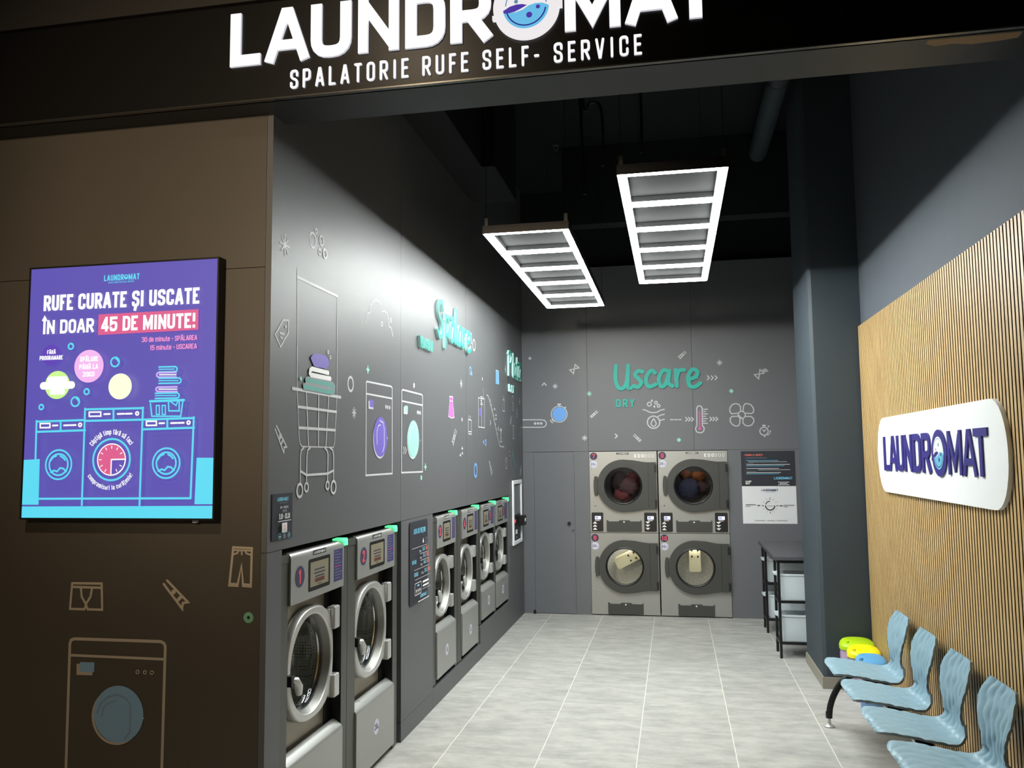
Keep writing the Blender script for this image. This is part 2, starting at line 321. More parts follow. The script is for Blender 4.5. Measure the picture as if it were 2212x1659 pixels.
SCR={'U':[[(.1,1),(.04,.45),(.2,.06),(.5,.02),(.75,.3),(.86,1)],[(.86,.8),(.8,.25),(.84,.03),(1,.02)]],'s':[[(.95,.95),(.55,1),(.2,.78),(.5,.55),(.8,.3),(.5,.02),(.05,.1)]],
'c':[[(.92,.85),(.6,1),(.2,.7),(.1,.3),(.4,.02),(.95,.15)]],'a':[[(.78,.9),(.4,1),(.08,.5),(.2,.05),(.5,.12),(.8,.85)],[(.82,.95),(.74,.25),(1,.03)]],'r':[[(.1,1),(.16,.02)],[(.14,.5),(.45,.95),(.95,.98)]],
'e':[[(.2,.45),(.7,.55)],[(.7,.55),(.82,.85),(.45,1),(.12,.6),(.2,.08),(.6,.0),(1,.2)]],'S':[[(.95,.8),(.7,1),(.25,.88),(.25,.62),(.7,.4),(.75,.12),(.35,0),(.0,.18)]],
'p':[[(.18,1),(.1,-.55)],[(.14,.75),(.5,1),(.88,.7),(.65,.12),(.16,.1)]],'l':[[(.5,1),(.4,.12),(.75,.02)]],'t':[[(.5,1),(.42,.1),(.85,.02)],[(.1,.68),(.95,.72)]],'P':[[(.2,1),(.15,0)],[(.05,.9),(.5,1.02),(.92,.82),(.65,.5),(.2,.45)]],'~':[[(.1,.2),(.45,0),(.9,.25)]]}
def logo_text(s,x0,z0,x1,h,cm,cs=None,wt=.18):
    # LAUNDR O MAT with a porthole in place of the O
    W=x1-x0; a=x0+W*.556; b=x0+W*.694
    s.text('LAUNDR',x0,z0,a,h,cm,wt,gap=.1); s.text('MAT',b,z0,x1,h,cm,wt,gap=.1)
    c=(a+b)/2; zc=z0+h*.5; R=min(h*.58,(b-a)*.46); s.ring(c,zc,R*.8,R*.4,cm,24); s.poly([(c+R*.6*math.cos(t),zc+R*.6*math.sin(t)) for t in [PI+PI*i/10 for i in range(11)]],cs or cm)
def star(s,x,z,r,w,m):
    w*=.75
    for i in range(4):
        a=PI*i/4+PI/2; k=1 if i%2==0 else .9; d=Vector((math.cos(a),math.sin(a)))*r*k
        s.stroke([(x-d.x,z-d.y),(x+d.x,z+d.y)],w,m)
def prims(s,L,x0,z0):
    for p in L:
        k=p[0]
        if k in('l','lc'): s.stroke([(a-x0,b-z0) for a,b in p[3]],p[1],PR[p[2]],closed=(k=='lc'),cap='b' if k=='lc' else 'r')
        elif k=='f': s.poly([(a-x0,b-z0) for a,b in p[2]],PR[p[1]])
        elif k=='c': s.ring(p[3]-x0,p[4]-z0,max(p[5]-p[1]/2,.003),p[1],PR[p[2]])
        elif k=='d': s.disc(p[2]-x0,p[3]-z0,p[4],PR[p[1]])
        elif k=='star': star(s,p[3]-x0,p[4]-z0,p[5],p[1],PR[p[2]])
        elif k=='plus':
            r=p[5]; X=p[3]-x0; Z=p[4]-z0; s.stroke([(X-r,Z),(X+r,Z)],p[1],PR[p[2]]); s.stroke([(X,Z-r),(X,Z+r)],p[1],PR[p[2]])
        elif k=='t':
            if p[2]=='LAUNDROMAT': logo_text(s,p[3]-x0,p[4]-z0,p[5]-x0,p[6],PR[p[1]])
            else: s.text(p[2],p[3]-x0,p[4]-z0,p[5]-x0,p[6],PR[p[1]],p[7]*.8,gap=.05)
        elif k=='ta':
            _,c,txt,cx,cy,R,a0,a1,h,wt=p; cx-=x0; cy-=z0; wt*=.75; W=[GW.get(q,.42)+.14 for q in txt]; T=sum(W); acc=0
            for q,cw in zip(txt,W):
                a=math.radians(a0+(a1-a0)*(acc+cw/2)/T); acc+=cw
                if R>0: up=Vector((math.cos(a),math.sin(a))); rt=Vector((up.y,-up.x)); B=Vector((cx,cy))+up*R
                else: up=-Vector((math.cos(a),math.sin(a))); rt=Vector((up.y,-up.x)); B=Vector((cx,cy))-up*(-R)
                gw=(cw-.14)*h*1.05
                s.glyph(q,-gw/2,0,gw,h,h*wt,PR[c],xf=lambda v:tuple(B+rt*v[0]+up*v[1]))
XL,YB,YF,YS,XR=-1.805,10.07,3.54,3.38,1.49
WALLS={'L':(lambda u,v:(XL+.0012,u,v),PI/2),'B':(lambda u,v:(u,YB-.0012,v),0),'F':(lambda u,v:(u,YF-.0012,v),0),'R':(lambda u,v:(XR-.0012,-u,v),-PI/2)}
DECALS=[
('star_decal','large white star outline at the top of the left wall by the shop corner','L','stars on the laundry walls',[('star',.013,'white',3.671,2.874,.055)]),
('bubble_decal','cluster of five pale bubble rings high on the left wall','L',None,[('c',.012,'white',3.987,2.978,.044),('c',.009,'white',4.029,3.036,.017),('c',.011,'white',4.094,3.002,.03),('c',.01,'white',4.073,2.937,.02),('c',.012,'white',4.141,2.943,.03)]),
('tag_decal','white price tag outline on the left wall beside the tall cart drawing','L',None,[('lc',.009,'white',[(3.585,2.43),(3.666,2.51),(3.721,2.517),(3.721,2.457),(3.64,2.378)]),('l',.009,'white',[(3.635,2.444),(3.677,2.444)]),('l',.009,'white',[(3.639,2.424),(3.659,2.422)]),('d','white',3.692,2.481,.009)]),
('cart_decal','tall white drawing of a laundry cart loaded with folded towels on the left wall','L',None,[('l',.006,'white',[(3.812,2.792),(3.823,2.333)]),('l',.006,'white',[(3.819,2.403),(3.823,2.191),(3.837,2.078),(3.852,1.956),(3.864,1.929),(3.887,1.914),(4.276,1.914),(4.293,1.943),(4.299,2.014),(4.31,2.107),(4.317,2.187),(4.317,2.478)]),('l',.006,'white',[(4.313,2.746),(4.317,2.388)]),('l',.014,'white',[(3.813,2.748),(4.313,2.746)]),('l',.016,'white',[(3.772,2.193),(4.368,2.191)]),('l',.009,'white',[(3.926,2.19),(3.959,1.915)]),('l',.009,'white',[(4.075,2.19),(4.077,1.917)]),('l',.009,'white',[(4.204,2.19),(4.172,1.918)]),('l',.014,'white',[(3.836,2.108),(4.31,2.107)]),('l',.014,'white',[(3.847,2.006),(4.295,2.007)]),('l',.009,'white',[(3.867,1.74),(3.865,1.868),(3.874,1.895),(3.903,1.908)]),('l',.009,'white',[(3.938,1.74),(3.939,1.873),(3.948,1.897),(3.977,1.909)]),('l',.009,'white',[(4.196,1.741),(4.199,1.873),(4.186,1.897),(4.154,1.911)]),('l',.009,'white',[(4.277,1.741),(4.274,1.873),(4.26,1.9),(4.222,1.911)]),('l',.012,'white',[(3.865,1.794),(3.937,1.773),(4.195,1.775),(4.276,1.791)]),('c',.013,'white',3.86,1.7,.038),('c',.011,'white',3.936,1.713,.027),('c',.011,'white',4.195,1.713,.026),('c',.013,'white',4.274,1.701,.039),('f','lgrey',[(3.887,2.197),(3.878,2.226),(3.911,2.233),(3.909,2.258),(3.938,2.267),(4.255,2.266),(4.285,2.248),(4.279,2.209),(4.246,2.195)]),('l',.022,'teal',[(3.917,2.247),(4.235,2.249),(4.258,2.238),(4.261,2.219),(4.236,2.207),(3.893,2.211)]),('l',.024,'bright',[(4.189,2.309),(3.985,2.31),(3.963,2.301),(3.959,2.285),(3.971,2.278),(4.219,2.28)]),('f','purple',[(3.965,2.363),(3.995,2.387),(4.044,2.396),(4.145,2.398),(4.185,2.385),(4.199,2.357),(4.167,2.327),(4.008,2.324)]),('c',.006,'white',4.187,2.42,.011),('c',.006,'white',4.214,2.395,.011),('plus',.012,'mint',3.855,2.248,.011)]),
('ring_decal','white bubble ring on the left wall to the right of the cart drawing','L',None,[('c',.014,'white',4.516,2.277,.047)]),
('star_decal','small white star below the bubble ring on the left wall','L','stars on the laundry walls',[('star',.009,'white',4.571,2.115,.034)]),
('clothespin_decal','white clothespin outline at the left wall edge beside the cart drawing','L','clothespin drawings on the walls',[('l',.009,'white',[(3.599,1.992),(3.689,1.882)]),('l',.009,'white',[(3.61,2.007),(3.719,1.91)]),('l',.009,'white',[(3.689,1.882),(3.691,1.909),(3.719,1.91)]),('l',.0117,'white',[(3.639,1.943),(3.659,1.964)]),('l',.0117,'white',[(3.657,1.921),(3.68,1.945)]),('c',.009,'white',3.648,1.959,.013)]),
('cloud_decal','faint white cloud line with two bubbles above the purple washer drawing','L',None,[('l',.007,'white',[(4.743,2.658),(4.757,2.701),(4.781,2.73),(4.82,2.743),(4.832,2.785),(4.866,2.816),(4.92,2.835),(4.974,2.836),(5.007,2.825)]),('l',.007,'white',[(5.041,2.785),(5.085,2.796),(5.136,2.789),(5.161,2.749),(5.172,2.709),(5.214,2.704),(5.25,2.656)]),('c',.007,'white',5.035,2.704,.017),('c',.007,'white',5.206,2.756,.017)]),
('plus_decal','teal plus mark above the purple washer drawing','L',None,[('plus',.016,'mint',4.789,2.387,.024)]),
('washer_decal','white outline of a washing machine with a purple porthole','L',None,[('lc',.011,'white',[(4.765,1.753),(4.763,2.307),(4.775,2.314),(5.217,2.32),(5.238,2.31),(5.242,1.754)]),('l',.011,'white',[(4.764,2.24),(5.239,2.242)]),('f','white',[(4.803,2.2),(4.886,2.198),(4.887,2.152),(4.804,2.152)]),('f','purple',[(4.821,2.21),(4.892,2.208),(4.893,2.164),(4.822,2.164)]),('c',.012,'white',5.114,2.181,.013),('c',.012,'white',5.148,2.18,.013),('c',.012,'white',5.186,2.18,.013),('c',.012,'white',5.003,1.974,.123),('d','purple',5.013,1.987,.125),('l',.008,'white',[(4.949,1.942),(4.945,2.019),(4.973,2.055),(5.012,2.063)]),('l',.008,'white',[(4.999,2.089),(5.058,2.078),(5.082,2.034),(5.083,1.932),(5.053,1.893)]),('d','white',5.14,1.981,.006)]),
('washer_decal','white outline of a washing machine with a mint green porthole','L',None,[('lc',.011,'white',[(5.432,1.756),(5.437,2.308),(5.452,2.317),(5.898,2.315),(5.916,2.303),(5.914,1.753)]),('l',.011,'white',[(5.437,2.239),(5.915,2.238)]),('f','white',[(5.476,2.202),(5.558,2.201),(5.558,2.154),(5.476,2.154)]),('f','mint',[(5.499,2.213),(5.566,2.212),(5.566,2.167),(5.499,2.167)]),('c',.012,'white',5.789,2.18,.014),('c',.012,'white',5.819,2.18,.014),('c',.012,'white',5.853,2.179,.014),('c',.012,'white',5.675,1.974,.128),('d','mint',5.692,1.987,.131),('l',.008,'white',[(5.61,1.936),(5.606,2.023),(5.643,2.063),(5.692,2.073)]),('l',.008,'white',[(5.675,2.102),(5.75,2.09),(5.78,2.04),(5.78,1.925),(5.742,1.881)]),('d','white',5.853,1.98,.006),('l',.01,'white',[(5.465,1.927),(5.485,1.906),(5.466,1.884)]),('l',.01,'white',[(5.504,1.927),(5.523,1.906),(5.504,1.884)])]),
('dot_decal','thick white ring above the mint washer drawing','L',None,[('c',.02,'white',5.708,2.367,.019)]),
('plus_decal','mint plus mark at the lower right of the mint washer drawing','L',None,[('plus',.016,'mint',5.986,1.787,.026)]),
('dot_decal','small mint ring under the mint washer drawing','L',None,[('c',.016,'mint',5.883,1.711,.018)]),
('bubble_decal','white bubble rings touching the end of the teal wash lettering','L',None,[('c',.013,'white',7.421,2.957,.039),('c',.014,'white',7.546,2.895,.058),('c',.012,'white',7.406,2.849,.027),('c',.01,'white',7.346,2.89,.014),('c',.01,'white',7.45,2.904,.014)]),
('star_decal','white star above the pink skirt drawing','L','stars on the laundry walls',[('star',.01,'white',7.06,2.493,.043)]),
('bubble_decal','two small blue rings joined near the wall seam','L',None,[('c',.012,'blue',7.4,2.641,.038),('c',.01,'blue',7.451,2.621,.02)]),
('skirt_decal','pink skirt drawing with white outline on the left wall','L',None,[('f','pink',[(6.635,2.191),(6.678,2.314),(6.673,2.356),(6.776,2.358),(6.772,2.317),(6.82,2.19),(6.727,2.18)]),('lc',.008,'white',[(6.635,2.191),(6.678,2.314),(6.673,2.356),(6.776,2.358),(6.772,2.317),(6.82,2.19),(6.727,2.18)]),('l',.008,'white',[(6.678,2.32),(6.772,2.32)]),('l',.005,'white',[(6.701,2.294),(6.694,2.197)]),('l',.005,'white',[(6.743,2.296),(6.762,2.197)])]),
('dot_decal','small white dot below the pink skirt drawing','L',None,[('d','white',7.085,2.183,.017)]),
('clothespin_decal','white clothespin outline below the pink skirt drawing','L','clothespin drawings on the walls',[('l',.009,'white',[(6.856,2.092),(6.747,1.986)]),('l',.009,'white',[(6.894,2.08),(6.781,1.956)]),('l',.009,'white',[(6.747,1.986),(6.778,1.985),(6.781,1.956)]),('l',.0117,'white',[(6.807,2.044),(6.843,2.024)]),('l',.0117,'white',[(6.785,2.022),(6.82,1.999)])]),
('arrow_decal','three white arrowheads under the clothespin below the pink skirt','L',None,[('f','white',[(7.056,1.925),(7.118,1.923),(7.087,1.953)]),('f','white',[(7.055,1.883),(7.117,1.881),(7.09,1.91)]),('f','white',[(6.987,1.868),(7.054,1.865),(7.021,1.894)])]),
('ring_decal','tall blue ring low on the left wall above washer 4','L',None,[('c',.022,'blue',7.582,1.735,.069)]),
('shirt_decal','white tank top outline left of the wardrobe drawing','L',None,[('lc',.009,'white',[(7.312,2.193),(7.316,2.065),(7.427,2.064),(7.427,2.191)]),('l',.009,'white',[(7.333,2.231),(7.332,2.191)]),('l',.009,'white',[(7.39,2.226),(7.389,2.191)]),('l',.009,'white',[(7.313,2.086),(7.427,2.086)])]),
('wardrobe_decal','white wardrobe outline with a purple bag inside','L',None,[('lc',.009,'white',[(7.71,2.415),(7.969,2.421),(7.968,2.14),(7.713,2.14)]),('l',.009,'white',[(7.841,2.418),(7.844,2.14)]),('f','purple',[(7.744,2.316),(7.811,2.318),(7.806,2.248),(7.772,2.239),(7.746,2.251)]),('l',.009,'white',[(7.796,2.432),(7.891,2.433),(7.805,2.36),(7.889,2.361),(7.799,2.402)]),('l',.006,'white',[(7.913,2.514),(7.929,2.411)])]),
('dot_decal','small white dot above the wardrobe drawing','L',None,[('d','white',7.885,2.61,.016)]),
('towel_decal','light blue hanging towel drawing left of the payment lettering','L',None,[('f','blue',[(8.502,2.616),(8.517,2.764),(8.663,2.767),(8.684,2.622)]),('l',.008,'white',[(8.517,2.761),(8.663,2.764),(8.675,2.626)])]),
('escalator_decal','long slanting white line with dashes and arrows on the left wall','L',None,[('l',.009,'white',[(8.082,2.47),(8.138,2.46),(8.179,2.436),(8.334,2.31),(8.544,2.098),(8.64,2.007),(8.685,1.978),(8.744,1.966),(8.887,1.965)]),('l',.009,'white',[(8.228,2.438),(8.253,2.412)]),('l',.009,'white',[(8.273,2.392),(8.298,2.367)]),('l',.009,'white',[(8.318,2.346),(8.343,2.32)]),('l',.009,'white',[(8.363,2.3),(8.389,2.274)]),('l',.009,'white',[(8.409,2.253),(8.435,2.226)]),('l',.009,'white',[(8.455,2.205),(8.481,2.179)]),('l',.009,'white',[(8.502,2.158),(8.528,2.131)]),('l',.009,'white',[(8.549,2.109),(8.576,2.082)]),('f','white',[(8.404,2.34),(8.465,2.341),(8.431,2.363)]),('f','white',[(8.467,2.278),(8.529,2.279),(8.499,2.304)]),('f','white',[(8.465,2.242),(8.528,2.242),(8.497,2.265)]),('c',.008,'white',8.609,2.151,.022),('l',.009,'white',[(8.888,1.982),(8.886,1.944)])]),
('hourglass_decal','white hourglass outline beside the slanting line','L','hourglass drawings',[('l',.009,'white',[(8.706,2.152),(8.79,2.152)]),('l',.009,'white',[(8.705,2.018),(8.794,2.016)]),('l',.009,'white',[(8.706,2.152),(8.794,2.016)]),('l',.009,'white',[(8.79,2.152),(8.705,2.018)]),('l',.009,'white',[(8.705,2.136),(8.79,2.135)])]),
('chevron_decal','small white chevron between wardrobe and slanting line','L',None,[('l',.009,'white',[(8.217,2.222),(8.253,2.2),(8.219,2.177)])]),
('bubble_decal','two blue rings below the wardrobe drawing','L',None,[('c',.014,'blue',8.01,1.998,.033),('d','blue',7.916,2.001,.019)]),
('clothespin_decal','white clothespin right of the tall blue ring','L','clothespin drawings on the walls',[('l',.009,'white',[(8.161,1.815),(8.268,1.673)]),('l',.009,'white',[(8.181,1.816),(8.302,1.702)]),('l',.009,'white',[(8.268,1.673),(8.271,1.704),(8.302,1.702)]),('l',.0117,'white',[(8.209,1.752),(8.235,1.765)]),('l',.0117,'white',[(8.23,1.723),(8.26,1.742)])]),
('bottle_decal','white bottle outline under the payment lettering','L',None,[('lc',.009,'white',[(8.871,2.473),(8.861,2.352),(8.958,2.352),(8.959,2.474)]),('l',.009,'white',[(8.888,2.513),(8.886,2.474)]),('l',.009,'white',[(8.937,2.514),(8.935,2.475)])]),
('bubble_decal','pale chain of bubble rings near the back corner','L',None,[('c',.008,'white',9.441,2.51,.052),('c',.008,'white',9.447,2.413,.033),('c',.006,'white',9.443,2.548,.014)]),
('star_decal','white star next to the back corner of the left wall','L','stars on the laundry walls',[('star',.008,'white',9.879,2.517,.052)]),
('steam_decal','curly white steam line near the back corner','L',None,[('l',.008,'white',[(9.658,2.414),(9.715,2.402),(9.702,2.375),(9.667,2.366),(9.723,2.355),(9.71,2.33),(9.664,2.321)])]),
('clothespin_decal','white clothespin nearest the back corner of the left wall','L','clothespin drawings on the walls',[('l',.009,'white',[(9.324,2.318),(9.267,2.227)]),('l',.009,'white',[(9.361,2.316),(9.298,2.22)]),('l',.009,'white',[(9.267,2.227),(9.29,2.235),(9.298,2.22)]),('l',.0117,'white',[(9.298,2.277),(9.333,2.273)]),('l',.0117,'white',[(9.287,2.259),(9.32,2.254)])]),
('hourglass_decal','white hourglass outline near the back corner of the left wall','L','hourglass drawings',[('l',.009,'white',[(9.415,2.212),(9.491,2.215)]),('l',.009,'white',[(9.418,2.065),(9.494,2.064)]),('l',.009,'white',[(9.415,2.212),(9.494,2.064)]),('l',.009,'white',[(9.491,2.215),(9.418,2.065)])]),
('dash_decal','dashed white line turning down beside the back corner','L',None,[('l',.008,'white',[(9.986,2.216),(9.914,2.209),(9.888,2.17),(9.883,2.09)]),('l',.008,'white',[(9.882,2.074),(9.88,2.048)]),('l',.008,'white',[(9.872,2.016),(9.871,1.989)])]),
('shirt_decal','white T-shirt outline above the payment terminal','L',None,[('lc',.008,'white',[(8.973,1.819),(9.023,1.848),(9.063,1.846),(9.102,1.814),(9.076,1.799),(9.078,1.731),(8.993,1.734),(8.997,1.802)])]),
('diamond_decal','green diamond outline above the payment terminal','L',None,[('lc',.01,'teal',[(9.409,1.906),(9.577,1.765),(9.47,1.626),(9.282,1.808)]),('l',.01,'teal',[(9.376,1.888),(9.547,1.734)]),('l',.008,'white',[(9.411,1.943),(9.409,1.906)])]),
('dot_decal','two small white dots left of the green diamond','L',None,[('d','white',9.225,1.917,.012),('d','white',9.233,1.869,.012)]),
('clothespin_decal','white clothespin right of the green diamond','L','clothespin drawings on the walls',[('l',.009,'white',[(9.91,1.756),(9.843,1.63)]),('l',.009,'white',[(9.952,1.752),(9.893,1.666)]),('l',.009,'white',[(9.843,1.63),(9.876,1.661),(9.893,1.666)]),('l',.0117,'white',[(9.88,1.699),(9.925,1.713)]),('l',.0117,'white',[(9.867,1.674),(9.913,1.696)])]),
('star_decal','white star touching the payment lettering','L','stars on the laundry walls',[('star',.009,'white',9.025,2.818,.048)]),
('dot_decal','thick white ring at the left end of the back wall','B',None,[('c',.016,'white',-1.704,3.056,.018)]),
('hourglass_decal','tilted white hourglass outline on the back wall left of the dry lettering','B','hourglass drawings',[('lc',.012,'white',[(-1.151,2.963),(-1.106,2.92),(-1.217,2.9),(-1.173,2.853)])]),
('hourglass_decal','tilted white hourglass with motion lines at the right of the back wall','B','hourglass drawings',[('lc',.012,'white',[(1.001,2.838),(1.044,2.793),(.936,2.78),(.982,2.729)]),('l',.012,'white',[(1.028,2.832),(1.049,2.808)]),('l',.012,'white',[(1.043,2.84),(1.069,2.811)]),('l',.012,'white',[(1.061,2.845),(1.087,2.816)])]),
('clothespin_decal','white clothespin above the end of the dry lettering','B','clothespin drawings on the walls',[('l',.009,'white',[(.156,3.081),(.075,3.017)]),('l',.009,'white',[(.166,3.065),(.094,2.992)]),('l',.009,'white',[(.075,3.017),(.094,3.013),(.094,2.992)]),('l',.0117,'white',[(.119,3.052),(.134,3.032)]),('l',.0117,'white',[(.103,3.039),(.12,3.017)])]),
('clothespin_decal','white clothespin below the mint star on the back wall','B','clothespin drawings on the walls',[('l',.009,'white',[(-.903,2.397),(-.978,2.331)]),('l',.009,'white',[(-.887,2.384),(-.965,2.315)]),('l',.009,'white',[(-.978,2.331),(-.962,2.331),(-.965,2.315)]),('l',.0117,'white',[(-.936,2.367),(-.922,2.353)]),('l',.0117,'white',[(-.952,2.354),(-.938,2.339)])]),
('clothespin_decal','white clothespin just above dryer 7','B','clothespin drawings on the walls',[('l',.009,'white',[(-.459,2.11),(-.382,2.037)]),('l',.009,'white',[(-.472,2.094),(-.398,2.019)]),('l',.009,'white',[(-.382,2.037),(-.4,2.037),(-.398,2.019)]),('l',.0117,'white',[(-.424,2.077),(-.439,2.06)]),('l',.0117,'white',[(-.409,2.063),(-.424,2.045)])]),
('star_decal','white star on the back wall right of the dry lettering','B','stars on the laundry walls',[('star',.01,'white',.547,2.932,.035)]),
('star_decal','white star on the back wall above the blue stopwatch','B','stars on the laundry walls',[('star',.01,'white',-1.399,2.705,.033)]),
('star_decal','mint green star on the back wall','B','stars on the laundry walls',[('star',.01,'mint',-.987,2.605,.032)]),
('star_decal','white star just above the service door corner','B','stars on the laundry walls',[('star',.011,'white',-1.052,2.074,.034)]),
('plus_decal','mint plus above the fan drawing','B',None,[('plus',.022,'mint',.67,2.596,.022)]),
('plus_decal','mint plus just above dryer 9','B',None,[('plus',.022,'mint',.056,2.036,.022)]),
('chevron_decal','white chevron pointing up on the back wall','B',None,[('l',.014,'white',[(-1.558,2.72),(-1.533,2.749),(-1.508,2.719)])]),
('chevron_decal','white chevron pointing right above dryer 7','B',None,[('l',.014,'white',[(-.685,2.115),(-.662,2.092),(-.686,2.069)])]),
('arrow_decal','three white chevrons after the dry lettering','B',None,[('l',.012,'white',[(.403,2.783),(.426,2.758),(.402,2.735)]),('l',.012,'white',[(.448,2.781),(.47,2.757),(.446,2.734)]),('l',.012,'white',[(.492,2.78),(.514,2.756),(.491,2.733)])]),
('arrow_decal','dashes and three white chevrons left of the thermometer drawing','B',None,[('l',.012,'white',[(-.035,2.275),(-.005,2.275)]),('l',.012,'white',[(.012,2.274),(.041,2.274)]),('l',.012,'white',[(.058,2.273),(.087,2.273)]),('l',.012,'white',[(.141,2.299),(.162,2.276),(.139,2.255)]),('l',.012,'white',[(.174,2.298),(.195,2.276),(.173,2.254)]),('l',.012,'white',[(.208,2.297),(.229,2.275),(.207,2.253)])]),
('arrow_decal','three white chevrons right of the thermometer drawing','B',None,[('l',.012,'white',[(.419,2.295),(.439,2.274),(.418,2.254)]),('l',.012,'white',[(.453,2.294),(.472,2.274),(.452,2.254)]),('l',.012,'white',[(.486,2.294),(.506,2.273),(.485,2.253)])]),
('stopwatch_decal','blue stopwatch drawing with white rim on the back wall','B',None,[('c',.01,'white',-1.355,2.366,.102),('d','blue',-1.353,2.366,.086),('l',.02,'white',[(-1.367,2.484),(-1.338,2.484)]),('l',.01,'white',[(-1.353,2.484),(-1.353,2.461)]),('l',.012,'white',[(-1.29,2.437),(-1.273,2.45)]),('l',.012,'white',[(-1.465,2.292),(-1.436,2.262)]),('l',.012,'white',[(-1.445,2.304),(-1.416,2.278)])]),
('pipe_decal','rounded white bar with three dots coming out of the back corner','B',None,[('l',.012,'white',[(-1.817,2.306),(-1.573,2.302),(-1.537,2.296),(-1.516,2.273),(-1.513,2.252),(-1.522,2.228),(-1.545,2.214),(-1.574,2.211),(-1.818,2.215)]),('d','white',-1.651,2.259,.016),('d','white',-1.613,2.259,.016),('d','white',-1.575,2.258,.016)]),
('steam_decal','white drawing of a water drop in a circle with bubbles and waves','B',None,[('c',.012,'white',-.276,2.464,.029),('c',.012,'white',-.199,2.48,.022),('c',.01,'white',-.246,2.503,.013),('c',.01,'white',-.218,2.434,.013),('c',.012,'white',-.169,2.441,.022),('l',.012,'white',[(-.353,2.399),(-.319,2.392),(-.28,2.37),(-.233,2.361),(-.186,2.367),(-.147,2.39),(-.103,2.398)]),('c',.014,'white',-.232,2.249,.079),('lc',.012,'white',[(-.23,2.291),(-.209,2.256),(-.201,2.229),(-.214,2.206),(-.233,2.2),(-.251,2.206),(-.263,2.23),(-.253,2.257)]),('l',.012,'white',[(-.177,2.316),(-.148,2.331),(-.105,2.34)]),('l',.012,'white',[(-.15,2.271),(-.106,2.28)])]),
('thermometer_decal','white thermometer drawing with a pink column on the back wall','B',None,[('l',.012,'white',[(.268,2.197),(.271,2.401),(.279,2.423),(.3,2.432),(.321,2.426),(.333,2.403),(.33,2.2),(.349,2.173),(.346,2.141),(.324,2.118),(.297,2.116),(.266,2.125),(.252,2.151),(.254,2.179),(.268,2.201)]),('l',.014,'pink',[(.302,2.362),(.299,2.184)]),('c',.012,'pink',.3,2.166,.017),('l',.011,'white',[(.347,2.39),(.393,2.39)]),('l',.011,'white',[(.347,2.363),(.371,2.363)]),('l',.011,'white',[(.346,2.336),(.392,2.335)]),('l',.011,'white',[(.345,2.308),(.369,2.308)]),('l',.011,'white',[(.344,2.281),(.39,2.28)]),('l',.011,'white',[(.343,2.253),(.368,2.253)]),('l',.011,'white',[(.343,2.226),(.388,2.225)])]),
('fan_decal','white drawing of a four blade fan on the back wall','B',None,[('c',.012,'white',.778,2.316,.047),('l',.01,'white',[(.752,2.314),(.757,2.295),(.774,2.287)]),('l',.012,'white',[(.733,2.336),(.665,2.331),(.646,2.358),(.647,2.397),(.673,2.435),(.709,2.449),(.744,2.442),(.769,2.413),(.767,2.363)]),('l',.012,'white',[(.794,2.359),(.802,2.417),(.819,2.443),(.849,2.445),(.886,2.431),(.912,2.391),(.914,2.348),(.891,2.33),(.82,2.334)]),('l',.012,'white',[(.758,2.273),(.753,2.216),(.736,2.19),(.706,2.187),(.669,2.206),(.646,2.244),(.65,2.281),(.671,2.3),(.735,2.301)]),('l',.012,'white',[(.819,2.297),(.882,2.296),(.908,2.273),(.913,2.236),(.886,2.196),(.845,2.185),(.813,2.194),(.789,2.223),(.791,2.269)])]),
('clock_decal','white stopwatch outline at the right end of the back wall','B',None,[('c',.012,'white',1.021,2.123,.052),('l',.016,'white',[(1.01,2.19),(1.036,2.189)]),('l',.012,'white',[(1.023,2.189),(1.023,2.172)]),('l',.01,'white',[(1.007,2.142),(1.021,2.12),(1.042,2.141)]),('l',.012,'white',[(1.067,2.172),(1.079,2.181)]),('l',.012,'white',[(1.086,2.119),(1.094,2.125)]),('l',.012,'white',[(1.079,2.094),(1.087,2.1)]),('l',.012,'white',[(1.061,2.076),(1.068,2.082)]),('l',.012,'white',[(1.023,2.06),(1.031,2.066)])]),
('trousers_decal','grey outline of trousers on the dark shop front','F',None,[('lc',.011,'tan',[(-1.969,1.458),(-1.878,1.455),(-1.88,1.286),(-1.918,1.288),(-1.927,1.379),(-1.945,1.288),(-1.985,1.289)]),('l',.008,'tan',[(-1.969,1.446),(-1.879,1.444)]),('l',.008,'tan',[(-1.969,1.426),(-1.948,1.433),(-1.942,1.445)]),('l',.008,'tan',[(-1.88,1.425),(-1.904,1.432),(-1.911,1.444)]),('l',.008,'tan',[(-1.927,1.445),(-1.926,1.427)]),('l',.008,'tan',[(-1.983,1.297),(-1.944,1.296)]),('l',.008,'tan',[(-1.919,1.296),(-1.88,1.294)])]),
('underwear_decal','grey outline of boxer shorts on the dark shop front','F',None,[('lc',.011,'tan',[(-2.786,1.284),(-2.631,1.285),(-2.624,1.166),(-2.7,1.166),(-2.709,1.187),(-2.717,1.166),(-2.793,1.166)]),('l',.011,'tan',[(-2.786,1.267),(-2.63,1.266)]),('l',.011,'tan',[(-2.739,1.265),(-2.733,1.223),(-2.71,1.189),(-2.687,1.224),(-2.68,1.265)])]),
('clothespin_decal','grey clothespin outline on the dark shop front','F','clothespin drawings on the walls',[('l',.011,'tan',[(-2.295,1.305),(-2.188,1.21),(-2.214,1.205),(-2.216,1.18),(-2.312,1.289)]),('c',.011,'tan',-2.261,1.254,.011),('l',.016,'tan',[(-2.241,1.216),(-2.223,1.233)])]),
('ring_decal','solid green ring on the dark shop front below the trousers','F',None,[('d','green',-1.889,1.149,.024),('d','black',-1.889,1.149,.007)]),
